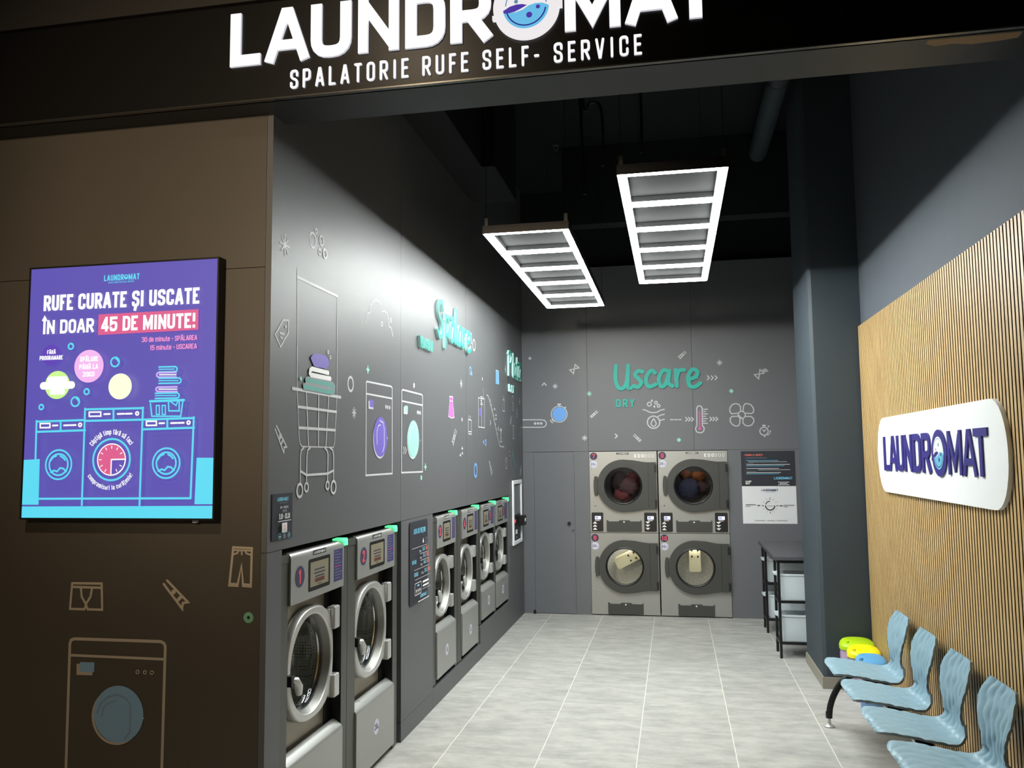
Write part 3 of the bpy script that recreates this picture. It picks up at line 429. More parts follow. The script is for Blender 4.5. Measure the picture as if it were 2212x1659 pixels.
('washer_decal','grey outline of a washing machine with a light blue porthole on the shop front','F',None,[('lc',.014,'tan',[(-2.785,.46),(-2.787,1.008),(-2.781,1.024),(-2.765,1.03),(-2.319,1.031),(-2.302,1.023),(-2.296,1.01),(-2.298,.462),(-2.306,.319),(-2.784,.287)]),('l',.012,'tan',[(-2.78,.955),(-2.296,.953)]),('f','tan',[(-2.748,.917),(-2.665,.92),(-2.663,.868),(-2.746,.867)]),('f','sky',[(-2.73,.926),(-2.655,.927),(-2.655,.883),(-2.729,.882)]),('c',.014,'tan',-2.432,.892,.009),('c',.014,'tan',-2.395,.892,.009),('c',.014,'tan',-2.359,.892,.009),('c',.012,'tan',-2.534,.69,.126),('d','sky',-2.523,.701,.127),('l',.008,'tan2',[(-2.607,.69),(-2.601,.724),(-2.582,.745),(-2.54,.76)]),('l',.008,'tan2',[(-2.631,.703),(-2.617,.743),(-2.579,.775),(-2.533,.787),(-2.487,.773),(-2.464,.744),(-2.461,.69),(-2.462,.624),(-2.488,.591)]),('d','tan',-2.395,.689,.004)]),
]
POSTER=[
('f','pcyan',[(-3.0296,1.8611),(-2.9381,1.8653),(-2.9353,1.6516),(-3.0294,1.6515)]),
('f','pcyan',[(-2.1271,1.8632),(-2.0386,1.8623),(-2.0383,1.6546),(-2.1325,1.6545)]),
('f','pcyan',[(-3.031,1.6432),(-2.0372,1.6474),(-2.0377,1.5911),(-3.0313,1.5874)]),
('t','pcyan','LAUNDROMAT',-2.6282,2.7002,-2.4402,.0284,.2),
('t','pcyan','SPALATORIE RUFE SELF-SERVICE',-2.6031,2.6874,-2.4649,.0077,.16),
('t','pwhite','RUFE CURATE ȘI USCATE',-2.944,2.5688,-2.1248,.0764,.24),
('t','pwhite','ÎN DOAR',-2.9421,2.4566,-2.6656,.0674,.24),
('f','ppink',[(-2.6432,2.5398),(-2.1278,2.543),(-2.1263,2.4475),(-2.6424,2.442)]),
('t','pwhite','45 DE MINUTE!',-2.6269,2.4573,-2.1392,.0697,.24),
('t','ptpink','30 de minute - SPĂLAREA',-2.4112,2.3997,-2.1279,.0235,.19),
('t','ptpink','15 minute - USCAREA',-2.3666,2.3598,-2.1269,.0234,.19),
('d','plila',-2.8824,2.3542,.0497),
('t','pwhite','FĂRĂ',-2.9048,2.3593,-2.8576,.0189,.26),
('t','pwhite','PROGRAMARE',-2.9433,2.3311,-2.817,.0206,.26),
('d','prose',-2.6766,2.2951,.0771),
('t','pwhite','SPĂLARE',-2.7249,2.317,-2.6284,.0237,.26),
('t','pwhite','PÂNĂ LA',-2.7263,2.2807,-2.6261,.0237,.26),
('t','pwhite','20KG',-2.7059,2.2453,-2.6437,.0237,.26),
('d','pgreen',-2.8379,2.2108,.0663),
('l',.03,'pwhite',[(-2.8793,2.2365),(-2.7978,2.236)]),
('l',.036,'pwhite',[(-2.9128,2.2085),(-2.7614,2.2088)]),
('l',.026,'pwhite',[(-2.8653,2.1776),(-2.8078,2.1779)]),
('d','pyellow',-2.5073,2.1955,.0602),
('c',.008,'pcyan',-2.7726,2.3915,.0171),
('l',.006,'pcyan',[(-2.7695,2.4016),(-2.7637,2.3983),(-2.7612,2.3931)]),
('c',.008,'pcyan',-2.5372,2.3101,.0252),
('l',.006,'pcyan',[(-2.533,2.3243),(-2.5249,2.3197),(-2.5215,2.3125)]),
('c',.008,'pcyan',-2.6806,2.1756,.0168),
('l',.006,'pcyan',[(-2.6776,2.1856),(-2.6718,2.1824),(-2.6693,2.1773)]),
('c',.008,'pcyan',-2.7384,2.1299,.0253),
('l',.006,'pcyan',[(-2.7341,2.1441),(-2.7259,2.1396),(-2.7224,2.1324)]),
('c',.008,'pcyan',-2.9181,2.1085,.0153),
('l',.006,'pcyan',[(-2.9153,2.1178),(-2.9099,2.1148),(-2.9076,2.1101)]),
('l',.0095,'pcyan',[(-2.9382,2.0404),(-2.6831,2.0433)]),
('l',.0095,'pcyan',[(-2.9361,1.9922),(-2.6813,1.9958)]),
('l',.0095,'pcyan',[(-2.8118,2.0419),(-2.8099,1.9974)]),
('lc',.007,'pwhite',[(-2.92,2.0308),(-2.868,2.0307),(-2.8672,2.0113),(-2.9191,2.0113)]),
('l',.008,'pwhite',[(-2.8524,2.0203),(-2.8273,2.0207)]),
('l',.008,'pwhite',[(-2.7928,2.0202),(-2.7644,2.0205)]),
('l',.008,'pwhite',[(-2.7579,2.0204),(-2.7309,2.0208)]),
('c',.007,'pwhite',-2.7079,2.0212,.0109),
('l',.0095,'pcyan',[(-2.6831,2.0927),(-2.3841,2.0923)]),
('l',.0095,'pcyan',[(-2.681,2.0391),(-2.3825,2.0395)]),
('l',.0095,'pcyan',[(-2.5362,2.0925),(-2.5345,2.0427)]),
('lc',.007,'pwhite',[(-2.6619,2.0793),(-2.6016,2.0789),(-2.6009,2.0597),(-2.6612,2.06)]),
('l',.008,'pwhite',[(-2.5836,2.0685),(-2.5544,2.0688)]),
('l',.008,'pwhite',[(-2.514,2.068),(-2.4804,2.0682)]),
('l',.008,'pwhite',[(-2.4728,2.068),(-2.4409,2.0682)]),
('c',.007,'pwhite',-2.4136,2.0685,.0107),
('l',.0095,'pcyan',[(-2.3825,2.0395),(-2.1271,2.0422)]),
('l',.0095,'pcyan',[(-2.3811,1.9951),(-2.126,1.9983)]),
('l',.0095,'pcyan',[(-2.2598,2.041),(-2.2587,2.0001)]),
('lc',.007,'pwhite',[(-2.365,2.0314),(-2.3146,2.0313),(-2.314,2.0124),(-2.3644,2.0125)]),
('l',.008,'pwhite',[(-2.2996,2.0212),(-2.2752,2.0216)]),
('l',.008,'pwhite',[(-2.2406,2.021),(-2.2113,2.0213)]),
('l',.008,'pwhite',[(-2.2047,2.0212),(-2.1768,2.0215)]),
('c',.007,'pwhite',-2.153,2.0219,.0106),
('l',.0095,'pcyan',[(-2.9384,2.0437),(-2.9337,1.6807)]),
('l',.0095,'pcyan',[(-2.6832,2.096),(-2.6831,1.6518)]),
('l',.0095,'pcyan',[(-2.3842,2.0948),(-2.3877,1.652)]),
('l',.0095,'pcyan',[(-2.1271,2.0454),(-2.1341,1.6825)]),
('l',.0095,'pcyan',[(-2.9337,1.6807),(-2.1341,1.6825)]),
('c',.008,'pcyan',-2.8119,1.8382,.0718),
('c',.008,'pcyan',-2.8119,1.8382,.0531),
('l',.008,'pcyan',[(-2.8513,1.8027),(-2.8353,1.8112),(-2.8187,1.8061),(-2.8031,1.8224),(-2.7867,1.8202),(-2.7699,1.8058)]),
('l',.008,'pcyan',[(-2.8037,1.8776),(-2.7888,1.8703),(-2.7786,1.8594)]),
('l',.008,'pcyan',[(-2.8575,1.853),(-2.842,1.8729),(-2.8258,1.8785)]),
('c',.008,'pcyan',-2.2587,1.8402,.0715),
('c',.008,'pcyan',-2.2587,1.8402,.0529),
('l',.008,'pcyan',[(-2.2973,1.8048),(-2.2817,1.8132),(-2.2657,1.8081),(-2.2504,1.8244),(-2.2345,1.8221),(-2.2183,1.8078)]),
('l',.008,'pcyan',[(-2.2503,1.8793),(-2.2359,1.8721),(-2.2261,1.8613)]),
('l',.008,'pcyan',[(-2.3028,1.8548),(-2.2874,1.8747),(-2.2717,1.8803)]),
('c',.009,'pcyan',-2.5365,1.859,.099),
('c',.006,'pwhite',-2.5365,1.859,.0742),
('f','ppink',[(-2.5365,1.859),(-2.4673,1.859),(-2.4684,1.871),(-2.4715,1.8827),(-2.4766,1.8936),(-2.4835,1.9035),(-2.492,1.912),(-2.5019,1.9189),(-2.5128,1.924),(-2.5245,1.9271),(-2.5365,1.9282),(-2.5485,1.9271),(-2.5602,1.924),(-2.5711,1.9189),(-2.581,1.912),(-2.5895,1.9035),(-2.5964,1.8936),(-2.6015,1.8827),(-2.6046,1.871),(-2.6057,1.859),(-2.6046,1.847),(-2.6015,1.8353),(-2.5964,1.8244),(-2.5895,1.8145),(-2.581,1.806),(-2.5711,1.7991),(-2.5602,1.794),(-2.5485,1.7909),(-2.5365,1.7898)]),
('l',.006,'pwhite',[(-2.5365,1.859),(-2.4647,1.86)]),
('l',.006,'pwhite',[(-2.5365,1.859),(-2.5369,1.7933)]),
('l',.004,'pwhite',[(-2.4846,1.859),(-2.4742,1.859)]),
('l',.004,'pwhite',[(-2.4916,1.8849),(-2.4826,1.8901)]),
('l',.004,'pwhite',[(-2.5106,1.9039),(-2.5054,1.9129)]),
('l',.004,'pwhite',[(-2.5365,1.9109),(-2.5365,1.9213)]),
('l',.004,'pwhite',[(-2.5625,1.9039),(-2.5676,1.9129)]),
('l',.004,'pwhite',[(-2.5814,1.8849),(-2.5904,1.8901)]),
('l',.004,'pwhite',[(-2.5884,1.859),(-2.5988,1.859)]),
('l',.004,'pwhite',[(-2.5814,1.8331),(-2.5904,1.8279)]),
('l',.004,'pwhite',[(-2.5625,1.8141),(-2.5676,1.8051)]),
('l',.004,'pwhite',[(-2.5365,1.8071),(-2.5365,1.7967)]),
('l',.004,'pwhite',[(-2.5106,1.8141),(-2.5054,1.8051)]),
('l',.004,'pwhite',[(-2.4916,1.8331),(-2.4826,1.8279)]),
('ta','pwhite','Câștigă timp fără să faci',-2.5365,1.859,.1153,148,33,.0231,.2),
('ta','pwhite','compromisuri la curățenie!',-2.5365,1.859,-.1384,212,330,.0214,.2),
('l',.007,'pcyan',[(-2.33,2.0533),(-2.1854,2.0506),(-2.1764,2.1198)]),
('l',.007,'pcyan',[(-2.339,2.1111),(-2.33,2.0533)]),
('l',.011,'pcyan',[(-2.3412,2.1219),(-2.1712,2.1238)]),
('lc',.006,'pcyan',[(-2.3087,2.1022),(-2.3075,2.0611),(-2.2921,2.0608),(-2.2933,2.1019)]),
('lc',.006,'pcyan',[(-2.2788,2.1016),(-2.2776,2.0605),(-2.2622,2.0602),(-2.2633,2.1013)]),
('l',.007,'pcyan',[(-2.2487,2.1256),(-2.2446,2.0763),(-2.1932,2.0752),(-2.1945,2.1243)]),
('l',.006,'pcyan',[(-2.2367,2.1171),(-2.2092,2.1001),(-2.2007,2.1204)]),
('l',.007,'pcyan',[(-2.3002,2.2778),(-2.2166,2.277),(-2.2092,2.2702),(-2.209,2.2603),(-2.216,2.2539),(-2.2995,2.2546)]),
('l',.005,'pcyan',[(-2.2998,2.2671),(-2.2226,2.2656)]),
('l',.008,'pviolet',[(-2.2132,2.2505),(-2.303,2.2514),(-2.3102,2.2467),(-2.3099,2.2367),(-2.3025,2.2316),(-2.2126,2.2291)]),
('l',.005,'pwhite',[(-2.2129,2.2398),(-2.2964,2.2421)]),
('l',.007,'pcyan',[(-2.2986,2.2257),(-2.1954,2.2245),(-2.188,2.2177),(-2.1877,2.2078),(-2.1948,2.2014),(-2.298,2.2025)]),
('l',.005,'pcyan',[(-2.2983,2.2149),(-2.2014,2.2131)]),
('l',.008,'pviolet',[(-2.2069,2.1845),(-2.3039,2.1853),(-2.311,2.1806),(-2.3107,2.1706),(-2.3033,2.1655),(-2.2064,2.1631)]),
('l',.005,'pwhite',[(-2.2066,2.1738),(-2.2972,2.1761)]),
('l',.007,'pcyan',[(-2.3149,2.1575),(-2.2026,2.1565),(-2.1952,2.1497),(-2.1949,2.1399),(-2.202,2.1335),(-2.3142,2.1344)]),
('l',.005,'pcyan',[(-2.3146,2.1468),(-2.2086,2.1451)]),
]
# ------------------------------------------------------------------ setting
def struct(name,mb,**k): o=mb.build(name,smooth=0,**k); o['kind']='structure'; return o
def floor_mat():
    m=bpy.data.materials.new('concrete_tile'); m.use_nodes=True; nt=m.node_tree; b=nt.nodes['Principled BSDF']; N=nt.nodes.new; L=nt.links.new
    tc=N('ShaderNodeTexCoord'); sp=N('ShaderNodeSeparateXYZ'); L(tc.outputs['Object'],sp.inputs[0])
    def ma(op,a,b_=None):
        n=N('ShaderNodeMath'); n.operation=op
        for i,v in enumerate((a,b_)):
            if v is None: continue
            if isinstance(v,(int,float)): n.inputs[i].default_value=v
            else: L(v,n.inputs[i])
        return n.outputs[0]
    tx=ma('DIVIDE',ma('SUBTRACT',sp.outputs[0],.327),.6); ty=ma('DIVIDE',ma('SUBTRACT',sp.outputs[1],5.91),.6)
    ex=ma('ABSOLUTE',ma('SUBTRACT',ma('FRACT',tx),.5)); ey=ma('ABSOLUTE',ma('SUBTRACT',ma('FRACT',ty),.5))
    gx=ma('GREATER_THAN',ex,.4955); gy=ma('GREATER_THAN',ey,.4965)
    cell=N('ShaderNodeCombineXYZ'); L(ma('FLOOR',tx),cell.inputs[0]); L(ma('FLOOR',ty),cell.inputs[1])
    wn=N('ShaderNodeTexWhiteNoise'); L(cell.outputs[0],wn.inputs['Vector'])
    off=N('ShaderNodeVectorMath'); off.operation='MULTIPLY_ADD'; L(wn.outputs['Color'],off.inputs[0]); off.inputs[1].default_value=(7,7,7)
    st=N('ShaderNodeVectorMath'); st.operation='MULTIPLY'; L(tc.outputs['Object'],st.inputs[0]); st.inputs[1].default_value=(.7,1.5,1); L(st.outputs[0],off.inputs[2])
    n1=N('ShaderNodeTexNoise'); n1.inputs['Scale'].default_value=6.0; n1.inputs['Detail'].default_value=9; n1.inputs['Roughness'].default_value=.68; L(off.outputs[0],n1.inputs['Vector'])
    cr=N('ShaderNodeValToRGB'); e=cr.color_ramp.elements; e[0].position=.32; e[0].color=lin((152,152,147))+(1,); e[1].position=.70; e[1].color=lin((194,193,187))+(1,)
    L(n1.outputs['Fac'],cr.inputs[0])
    br=N('ShaderNodeMapRange'); br.inputs['To Min'].default_value=.94; br.inputs['To Max'].default_value=1.05; L(wn.outputs['Value'],br.inputs['Value'])
    sc_=N('ShaderNodeVectorMath'); sc_.operation='SCALE'; L(cr.outputs[0],sc_.inputs[0]); L(br.outputs[0],sc_.inputs['Scale'])
    m1=N('ShaderNodeMix'); m1.data_type='RGBA'; L(gy,m1.inputs[0]); L(sc_.outputs[0],m1.inputs[6]); m1.inputs[7].default_value=lin((142,140,134))+(1,)
    m2=N('ShaderNodeMix'); m2.data_type='RGBA'; L(gx,m2.inputs[0]); L(m1.outputs[2],m2.inputs[6]); m2.inputs[7].default_value=lin((226,224,214))+(1,)
    L(m2.outputs[2],b.inputs['Base Color']); b.inputs['Roughness'].default_value=.5
    return m
FLOORM=floor_mat()
def wood_mat():
    m=bpy.data.materials.new('oak_slats'); m.use_nodes=True; nt=m.node_tree; b=nt.nodes['Principled BSDF']; N=nt.nodes.new; L=nt.links.new
    tc=N('ShaderNodeTexCoord'); mp=N('ShaderNodeMapping'); mp.inputs['Scale'].default_value=(60,60,2.2); L(tc.outputs['Object'],mp.inputs[0])
    n=N('ShaderNodeTexNoise'); n.inputs['Scale'].default_value=1.6; n.inputs['Detail'].default_value=6; L(mp.outputs[0],n.inputs['Vector'])
    cr=N('ShaderNodeValToRGB'); e=cr.color_ramp.elements; e[0].position=.3; e[0].color=lin((186,150,98))+(1,); e[1].position=.72; e[1].color=lin((226,194,138))+(1,)
    L(n.outputs['Fac'],cr.inputs[0]); L(cr.outputs[0],b.inputs['Base Color']); b.inputs['Roughness'].default_value=.42; return m
WOOD=wood_mat()
struct('floor',MB().box((-7,-4,-.1),(5.2,10.3,0),FLOORM))
struct('ceiling',MB().box((-2.2,3.5,5.15),(2.6,10.3,5.25),CEIL))
w=MB()
for a,b in((3.541,5.4155),(5.4185,7.2385),(7.2415,9.1545),(9.1575,10.07)): w.box((XL-.03,a,1.4345),(XL,b,5.15),WALL)
w.box((XL-.03,3.541,0),(XL,3.686,1.432),WALL); w.box((XL-.03,5.43,.1265),(XL,6.178,1.432),WALL); w.box((XL-.03,5.43,0),(XL,6.178,.124),WALL)
w.box((XL-.03,6.18,0),(XL,7.738,.135),WALL); w.box((XL-.03,7.74,0),(XL,9.148,.29),WALL); w.box((XL-.03,9.15,0),(XL,10.07,1.432),WALL)
w.box((XL-.7,7.735,0),(XL-.03,7.742,1.43),WALL); w.box((XL-.7,9.15,0),(XL-.03,9.155,1.43),WALL); w.box((XL-.7,5.425,0),(XL-.03,5.43,1.43),WALL); w.box((XL-.7,6.178,0),(XL-.03,6.183,1.43),WALL); w.box((XL-.7,3.68,0),(XL-.03,3.686,1.43),WALL)
struct('wall_left',w)
w=MB()
for x0,x1,z0,z1 in((-1.805,-1.0105,1.915,4.146),(-1.0075,.2285,1.915,4.146),(.2315,1.52,1.915,4.146),(-1.805,-1.672,0,1.9125),(-1.183,-1.003,0,1.9125),(.605,1.52,0,1.9125)): w.box((x0,YB,z0),(x1,YB+.03,z1),BACK)
w.box((-2.2,YB+.12,2.0),(2.6,YB+.15,5.15),CEIL)
struct('wall_back',w)
w=MB(); w.box((1.519,2.2,0),(1.62,10.2,5.15),BLUEW); struct('wall_right',w)
w=MB()
w.box((-7,YF,0),(XL-.031,YF+.03,2.7385),FRONT); w.box((-7,YF,2.7415),(XL-.031,YF+.03,3.9),FRONT); w.box((1.63,YF,0),(5.2,YF+.03,3.9),FRONT)
struct('wall_front',w)
w=MB()
w.prism([(1.12,7.215),(1.145,7.19),(1.519,7.19),(1.519,8.06),(1.12,8.06)],5.15,0,COLM,'xy')
o=w.build('column',smooth=0); o['kind']='structure'
w=MB(); SK=mat('tile_skirting',(150,144,130),.5,noise=.08,nscale=9)
w.box((1.108,7.178,0),(1.12,8.06,.09),SK); w.box((1.12,7.178,0),(1.49,7.19,.09),SK)
struct('baseboard_column',w)
w=MB()
w.box((-7,YS,3.468),(.7165,YS+.28,3.922),FASC); w.box((.7195,YS,3.468),(5.2,YS+.28,3.922),FASC)
w.box((-7,YS+.03,3.9225),(5.2,YS+.27,3.936),BLK); w.box((-7,YS-.004,3.9365),(5.2,YS+.28,5.3),UPPER)
struct('wall_fascia',w)
struct('trim_1',MB().box((-7,YS-.008,3.461),(5.2,YS+.012,3.4675),mat('aluminium_trim',(120,118,112),.25,metal=.9)))
w=MB(); w.box((-7,YS+.03,3.4645),(5.2,YS+.285,3.4675),SOFF)
struct('trim_2',w)
pm_=MB(); pm_.face([(x,YS+.04+y,3.464) for x,y in [(1.02,.0),(1.36,0),(1.36,.05),(1.3,.062),(1.2,.07),(1.12,.05),(1.06,.058),(1.02,.03)]],mat('patch_tan',(150,120,86),.7))  # flat tan patch with an uneven edge just under the soffit
o=pm_.build('tan_patch',smooth=0); tag(o,'jagged tan patch on the soffit under the right end of the fascia','patch')
# door in the back wall
d=MB(); d.box((-1.6695,YB-.001,.006),(-1.1855,YB+.03,1.9105),BACK); dr=struct('door_1',d)
k=MB(); k.lathe([(0,-.03),(.016,-.03),(.02,-.02),(.02,-.012),(.009,-.008),(.009,0),(.018,0)],(-1.252,YB-.001,1.061),BLKP); k.build('door_knob',dr)
k=MB(); k.lathe([(0,-.012),(.013,-.012),(.014,0)],(-1.207,YB-.001,.981),CHROME,n=24); k.build('door_lock',dr)
o=MB(); o.box((-.016,-.03,0),(.016,.0,.012),BLKP); o.lathe([(0,.045),(.012,.042),(.014,.012)],(0,-.016,0),BLKP,axis='z',n=16)
tag(o.build('door_stop',loc=(-1.677,YB-.006,0)),'small black door stop at the foot of the service door','door stop')
# ------------------------------------------------------------------ ceiling fixtures
def fixture(loc,label):
    t=empty('ceiling_light',loc,0,label,'ceiling light','led grid lights hanging from the ceiling')
    W,D=.595,3.0
    f=MB()
    f.box((0,0,.014),(.05,D,.05),BLK); f.box((W-.05,0,.014),(W,D,.05),BLK)
    for i in range(6):
        y=i*(D-.05)/5; f.box((.05,y,.014),(W-.05,y+.05,.05),BLK)
    for a,b in(((-.002,-.002,-.0075),(.0,D+.002,.05)),((W,-.002,-.0075),(W+.002,D+.002,.05)),((0,-.002,-.0075),(W,0,.05)),((0,D,-.0075),(W,D+.002,.05))): f.box(a,b,BLK)
    f.build('frame',t,smooth=0)
    p=MB(); p.box((.03,.03,.046),(W-.03,D-.03,.052),mat('light_back_panel',(15,16,16),.9,spec=.1)); p.build('back_panel',t,smooth=0)
    def tube(a,b):
        m=MB(); x0,y0=a; x1,y1=b
        m.box((x0,y0,-.008),(x1,y1,.0138),TUBEM)
        m.build('light_tube',t,smooth=0,bevel=.006)
    tube((.003,.003),(.047,D-.003)); tube((W-.047,.003),(W-.003,D-.003))
    for i in range(6):
        y=i*(D-.05)/5; tube((.049,y+.003),(W-.049,y+.047))
    for x,y in((.02,.03),(W-.02,.03),(.02,D-.03),(W-.02,D-.03)):
        m=MB(); m.tube([(x,y,.05),(x,y,1.74)],.0018,BLK,6); m.box((x-.012,y-.008,.05),(x+.012,y+.008,.11),STEELD); m.build('suspension_wire',t,smooth=0)
    return t
fixture((-.27,4.535,3.40),'right LED grid ceiling light with white glowing bars nearer the entrance')
fixture((-1.262,5.565,3.40),'left LED grid ceiling light with white glowing bars beside the teal wash lettering')
# ceiling services
PIPE=mat('duct_grey',(58,68,74),.6)
t=empty('air_duct',(.92,3.75,4.93),0,'round dark ventilation duct along the right of the ceiling','duct')
m=MB(); m.lathe([(.09,0),(.09,6.3)],(0,0,0),PIPE,n=32); m.build('pipe',t)
for y in(1.45,3.2,4.95):
    m=MB(); m.lathe([(.091,0),(.094,.004),(.094,.012),(.091,.016)],(0,y,0),BLK,n=32); m.build('joint_ring',t)
def cable(pts,r,label):
    m=MB(); m.tube(crom(pts,6),r,BLKP,8); tag(m.build('cable'),label,'cable')
cable([(-.62,5.75,4.62),(-.56,5.75,4.56),(-.42,5.75,4.50),(-.28,5.75,4.53),(-.2,5.75,4.6),(-.17,5.75,4.5),(-.165,5.75,4.1),(-.17,5.75,3.95)],.011,'black looped cable sagging between two hooks above the ceiling lights')
cable([(-.61,5.8,5.14),(-.60,5.8,4.6),(-.59,5.8,4.2),(-.575,5.8,3.7)],.012,'black vertical cable dropping from the ceiling left of the right light')
cable([(-.575,5.7,5.14),(-.57,5.7,4.6),(-.56,5.7,4.28),(-.52,5.7,4.32),(-.46,5.7,4.31),(-.435,5.7,4.22),(-.43,5.7,4.0),(-.435,5.7,3.86)],.010,'short black cable bend between the two ceiling lights')
CL=mat('clip_zinc',(140,146,150),.4,metal=.6)
for i,(x,y) in enumerate(((-.86,6.7),(-1.4,6.95),(-.35,6.6),(.35,6.3),(-1.15,8.6))):
    m=MB(); m.box((-.03,-.012,-.01),(.03,.012,0),CL); m.tube([(-.02,0,-.01),(-.02,0,-.05),(0,0,-.07),(.02,0,-.05),(.02,0,-.01)],.005,CL,6)
    tag(m.build('ceiling_hook',loc=(x,y,5.149)),'small zinc hook on the dark ceiling','hook','hooks on the ceiling')
w=MB(); DB=mat('duct_black',(10,12,13),.8); w.box((-1.802,4.2,4.24),(-1.5,6.58,5.149),DB); w.box((-1.802,6.582,4.24),(-1.39,7.55,5.149),DB); tag(w.build('air_duct',smooth=0),'wide black rectangular duct under the left of the ceiling','duct')
w=MB(); w.box((-1.1,8.7,4.3),(1.5,8.9,5.149),CEIL); struct('trim_3',w)
# ------------------------------------------------------------------ shop sign
s0=empty('illuminated_sign',(-.86,YS,3.628),0,'large white illuminated shop name letters with a porthole emblem on the dark fascia','sign')
def letter(ch,x0,x1,z0,h,wt,dep,m,par,side=None,cap='b',name='letter',ox=0,oz=0):
    s=Sheet(); s.glyph(ch,x0-ox,z0-oz,x1-x0,h,wt,m,cap,dep,side); return s.build(name,par,smooth=0)
SIDE=mat('letter_return',(225,225,235),.4,emit=.6)
for ch,a,b in(('L',-1.936,-1.786),('A',-1.762,-1.556),('U',-1.545,-1.354),('N',-1.322,-1.134),('D',-1.105,-.925),('R',-.902,-.722),('M',-.405,-.172),('A',-.149,.056),('T',.034,.232)):
    letter(ch,a,b,3.628,.252,.046 if ch in'AMN' else .052,.012,PR['sw'],s0,SIDE,'s',ox=-.86,oz=3.628)
def drum_logo(s,x,z,R,ringm,innerm,water,indigo,navy,slate,depth,bump=True):
    s.disc(x,z,R,ringm,64,depth)
    if bump: s.rect(x+R*.9,z-R*.12,x+R*1.08,z+R*.36,ringm,depth); s.rect(x-R*1.03,z-R*.33,x-R*.9,z-R*.2,ringm,depth)
    s.o=depth+.0015
    ri=R*.70
    if innerm is not ringm: s.disc(x,z,ri,innerm,48)
    wl=[(x+ri*math.cos(t),z+ri*math.sin(t)) for t in [math.radians(188+i*(352-188)/24) for i in range(25)]]
    top=[(x+ri*u,z+ri*v) for u,v in((.97,-.06),(.7,.06),(.4,.07),(.12,0),(-.15,-.16),(-.45,-.24),(-.75,-.24))]
    s.poly(wl+top,water)
    s.poly([(x+ri*u,z+ri*v) for u,v in((-.99,-.13),(-.7,.03),(-.4,.1),(-.15,.09),(.05,.03),(-.2,-.1),(-.5,-.22),(-.8,-.26),(-.97,-.25))],indigo)
    s.stroke([(x+ri*.86*math.cos(t),z+ri*.86*math.sin(t)) for t in [math.radians(196+i*(350-196)/24) for i in range(25)]],ri*.06,navy)
    s.stroke([(x+ri*.88*math.cos(t),z+ri*.88*math.sin(t)) for t in [math.radians(4+i*(176-4)/24) for i in range(25)]],ri*.045,slate)
    s.disc(x+ri*.14,z-ri*.42,ri*.13,indigo); s.disc(x+ri*.52,z-ri*.10,ri*.09,indigo); s.disc(x-ri*.42,z+ri*.22,ri*.085,slate); s.disc(x+ri*.12,z+ri*.5,ri*.11,slate)
s=Sheet(); drum_logo(s,-.568+.86,3.756-3.628,.142,PR['swo'],PR['swo'],PR['sblue'],PR['sindigo'],PR['snavy'],PR['sgrey'],.02)
s.build('drum_emblem',s0,smooth=0)
s1=empty('illuminated_sign',(-.86,YS,3.5),0,'thin white illuminated SPALATORIE RUFE SELF- SERVICE letters under the large shop name','sign')
txt='SPALATORIE RUFE SELF- SERVICE'; gap=.26; Wd=[GW.get(c,.42)*1.0 for c in txt]; H=.087; tot=sum(Wd)+gap*(len(txt)-1); kk=1.556/(tot*H); x=-1.643
for c,cw in zip(txt,Wd):
    if c!=' ': letter(c,x,x+cw*H*kk,3.5,H,.0105,.008,PR['sw'],s1,SIDE,'r',ox=-.86,oz=3.5)
    x+=(cw+gap)*H*kk
# ------------------------------------------------------------------ raised wall lettering
def script(par,items,wt,dep,face=TURQ):
    for g,x0,x1,z0,z1 in items:
        s=Sheet()
        for path in SCR[g]: s.stroke(crom([(x0+p[0]*(x1-x0),z0+p[1]*(z1-z0)) for p in path],6),wt,face,False,'r',dep,TURQW if face is TURQ else face)
        s.build('letter',par,smooth=0)
def wall_thing(name,w,u,v,label,cat,group=None):
    f,r=WALLS[w]; return empty(name,f(u,v),r,label,cat,group)
def rel(items,u,v): return [(g,a-u,b-u,c-v,d-v) for g,a,b,c,d in items]
t=wall_thing('wall_lettering','L',6.8,2.9,'raised teal brush lettering Spălare high on the left wall','sign')
script(t,rel([('S',6.25,6.43,2.80,3.09),('p',6.46,6.62,2.83,3.0),('a',6.63,6.79,2.81,2.97),('~',6.63,6.75,3.0,3.045),('l',6.77,6.90,2.81,3.10),('a',6.88,7.04,2.81,2.97),('r',7.05,7.18,2.81,2.97),('e',7.18,7.35,2.80,2.97)],6.8,2.9),.034,.022)
t=wall_thing('wall_lettering','L',5.95,2.7,'small raised teal WASH letters below the brush lettering on the left wall','sign')
def caps(par,txt,x0,x1,z0,h,wt,dep,face=TURQ):
    W=[GW[c] for c in txt]; T=sum(W)+.2*(len(txt)-1); k=(x1-x0)/(T*h); x=x0
    for c,cw in zip(txt,W):
        s=Sheet(); s.glyph(c,x,z0,cw*h*k,h,wt,face,'s',dep,TURQW if face is TURQ else face); s.build('letter',par,smooth=0); x+=(cw+.2)*h*k
caps(t,'WASH',5.79-5.95,6.115-5.95,2.655-2.7,.082,.018,.022)
t=wall_thing('wall_lettering','L',9.5,2.9,'raised teal brush lettering Plată on the left wall by the back corner','sign')
script(t,rel([('P',9.11,9.33,2.77,3.03),('l',9.36,9.48,2.77,3.03),('a',9.44,9.60,2.77,2.92),('t',9.60,9.74,2.77,3.01),('a',9.73,9.89,2.77,2.92),('~',9.74,9.88,2.95,2.99)],9.5,2.9),.034,.022)
t=wall_thing('wall_lettering','L',9.3,2.62,'small raised teal PAY letters by the back corner of the left wall','sign')
caps(t,'PAY',9.165-9.3,9.43-9.3,2.585-2.62,.082,.018,.022)
t=wall_thing('wall_lettering','B',-.18,2.78,'raised teal brush lettering Uscare on the back wall','sign')
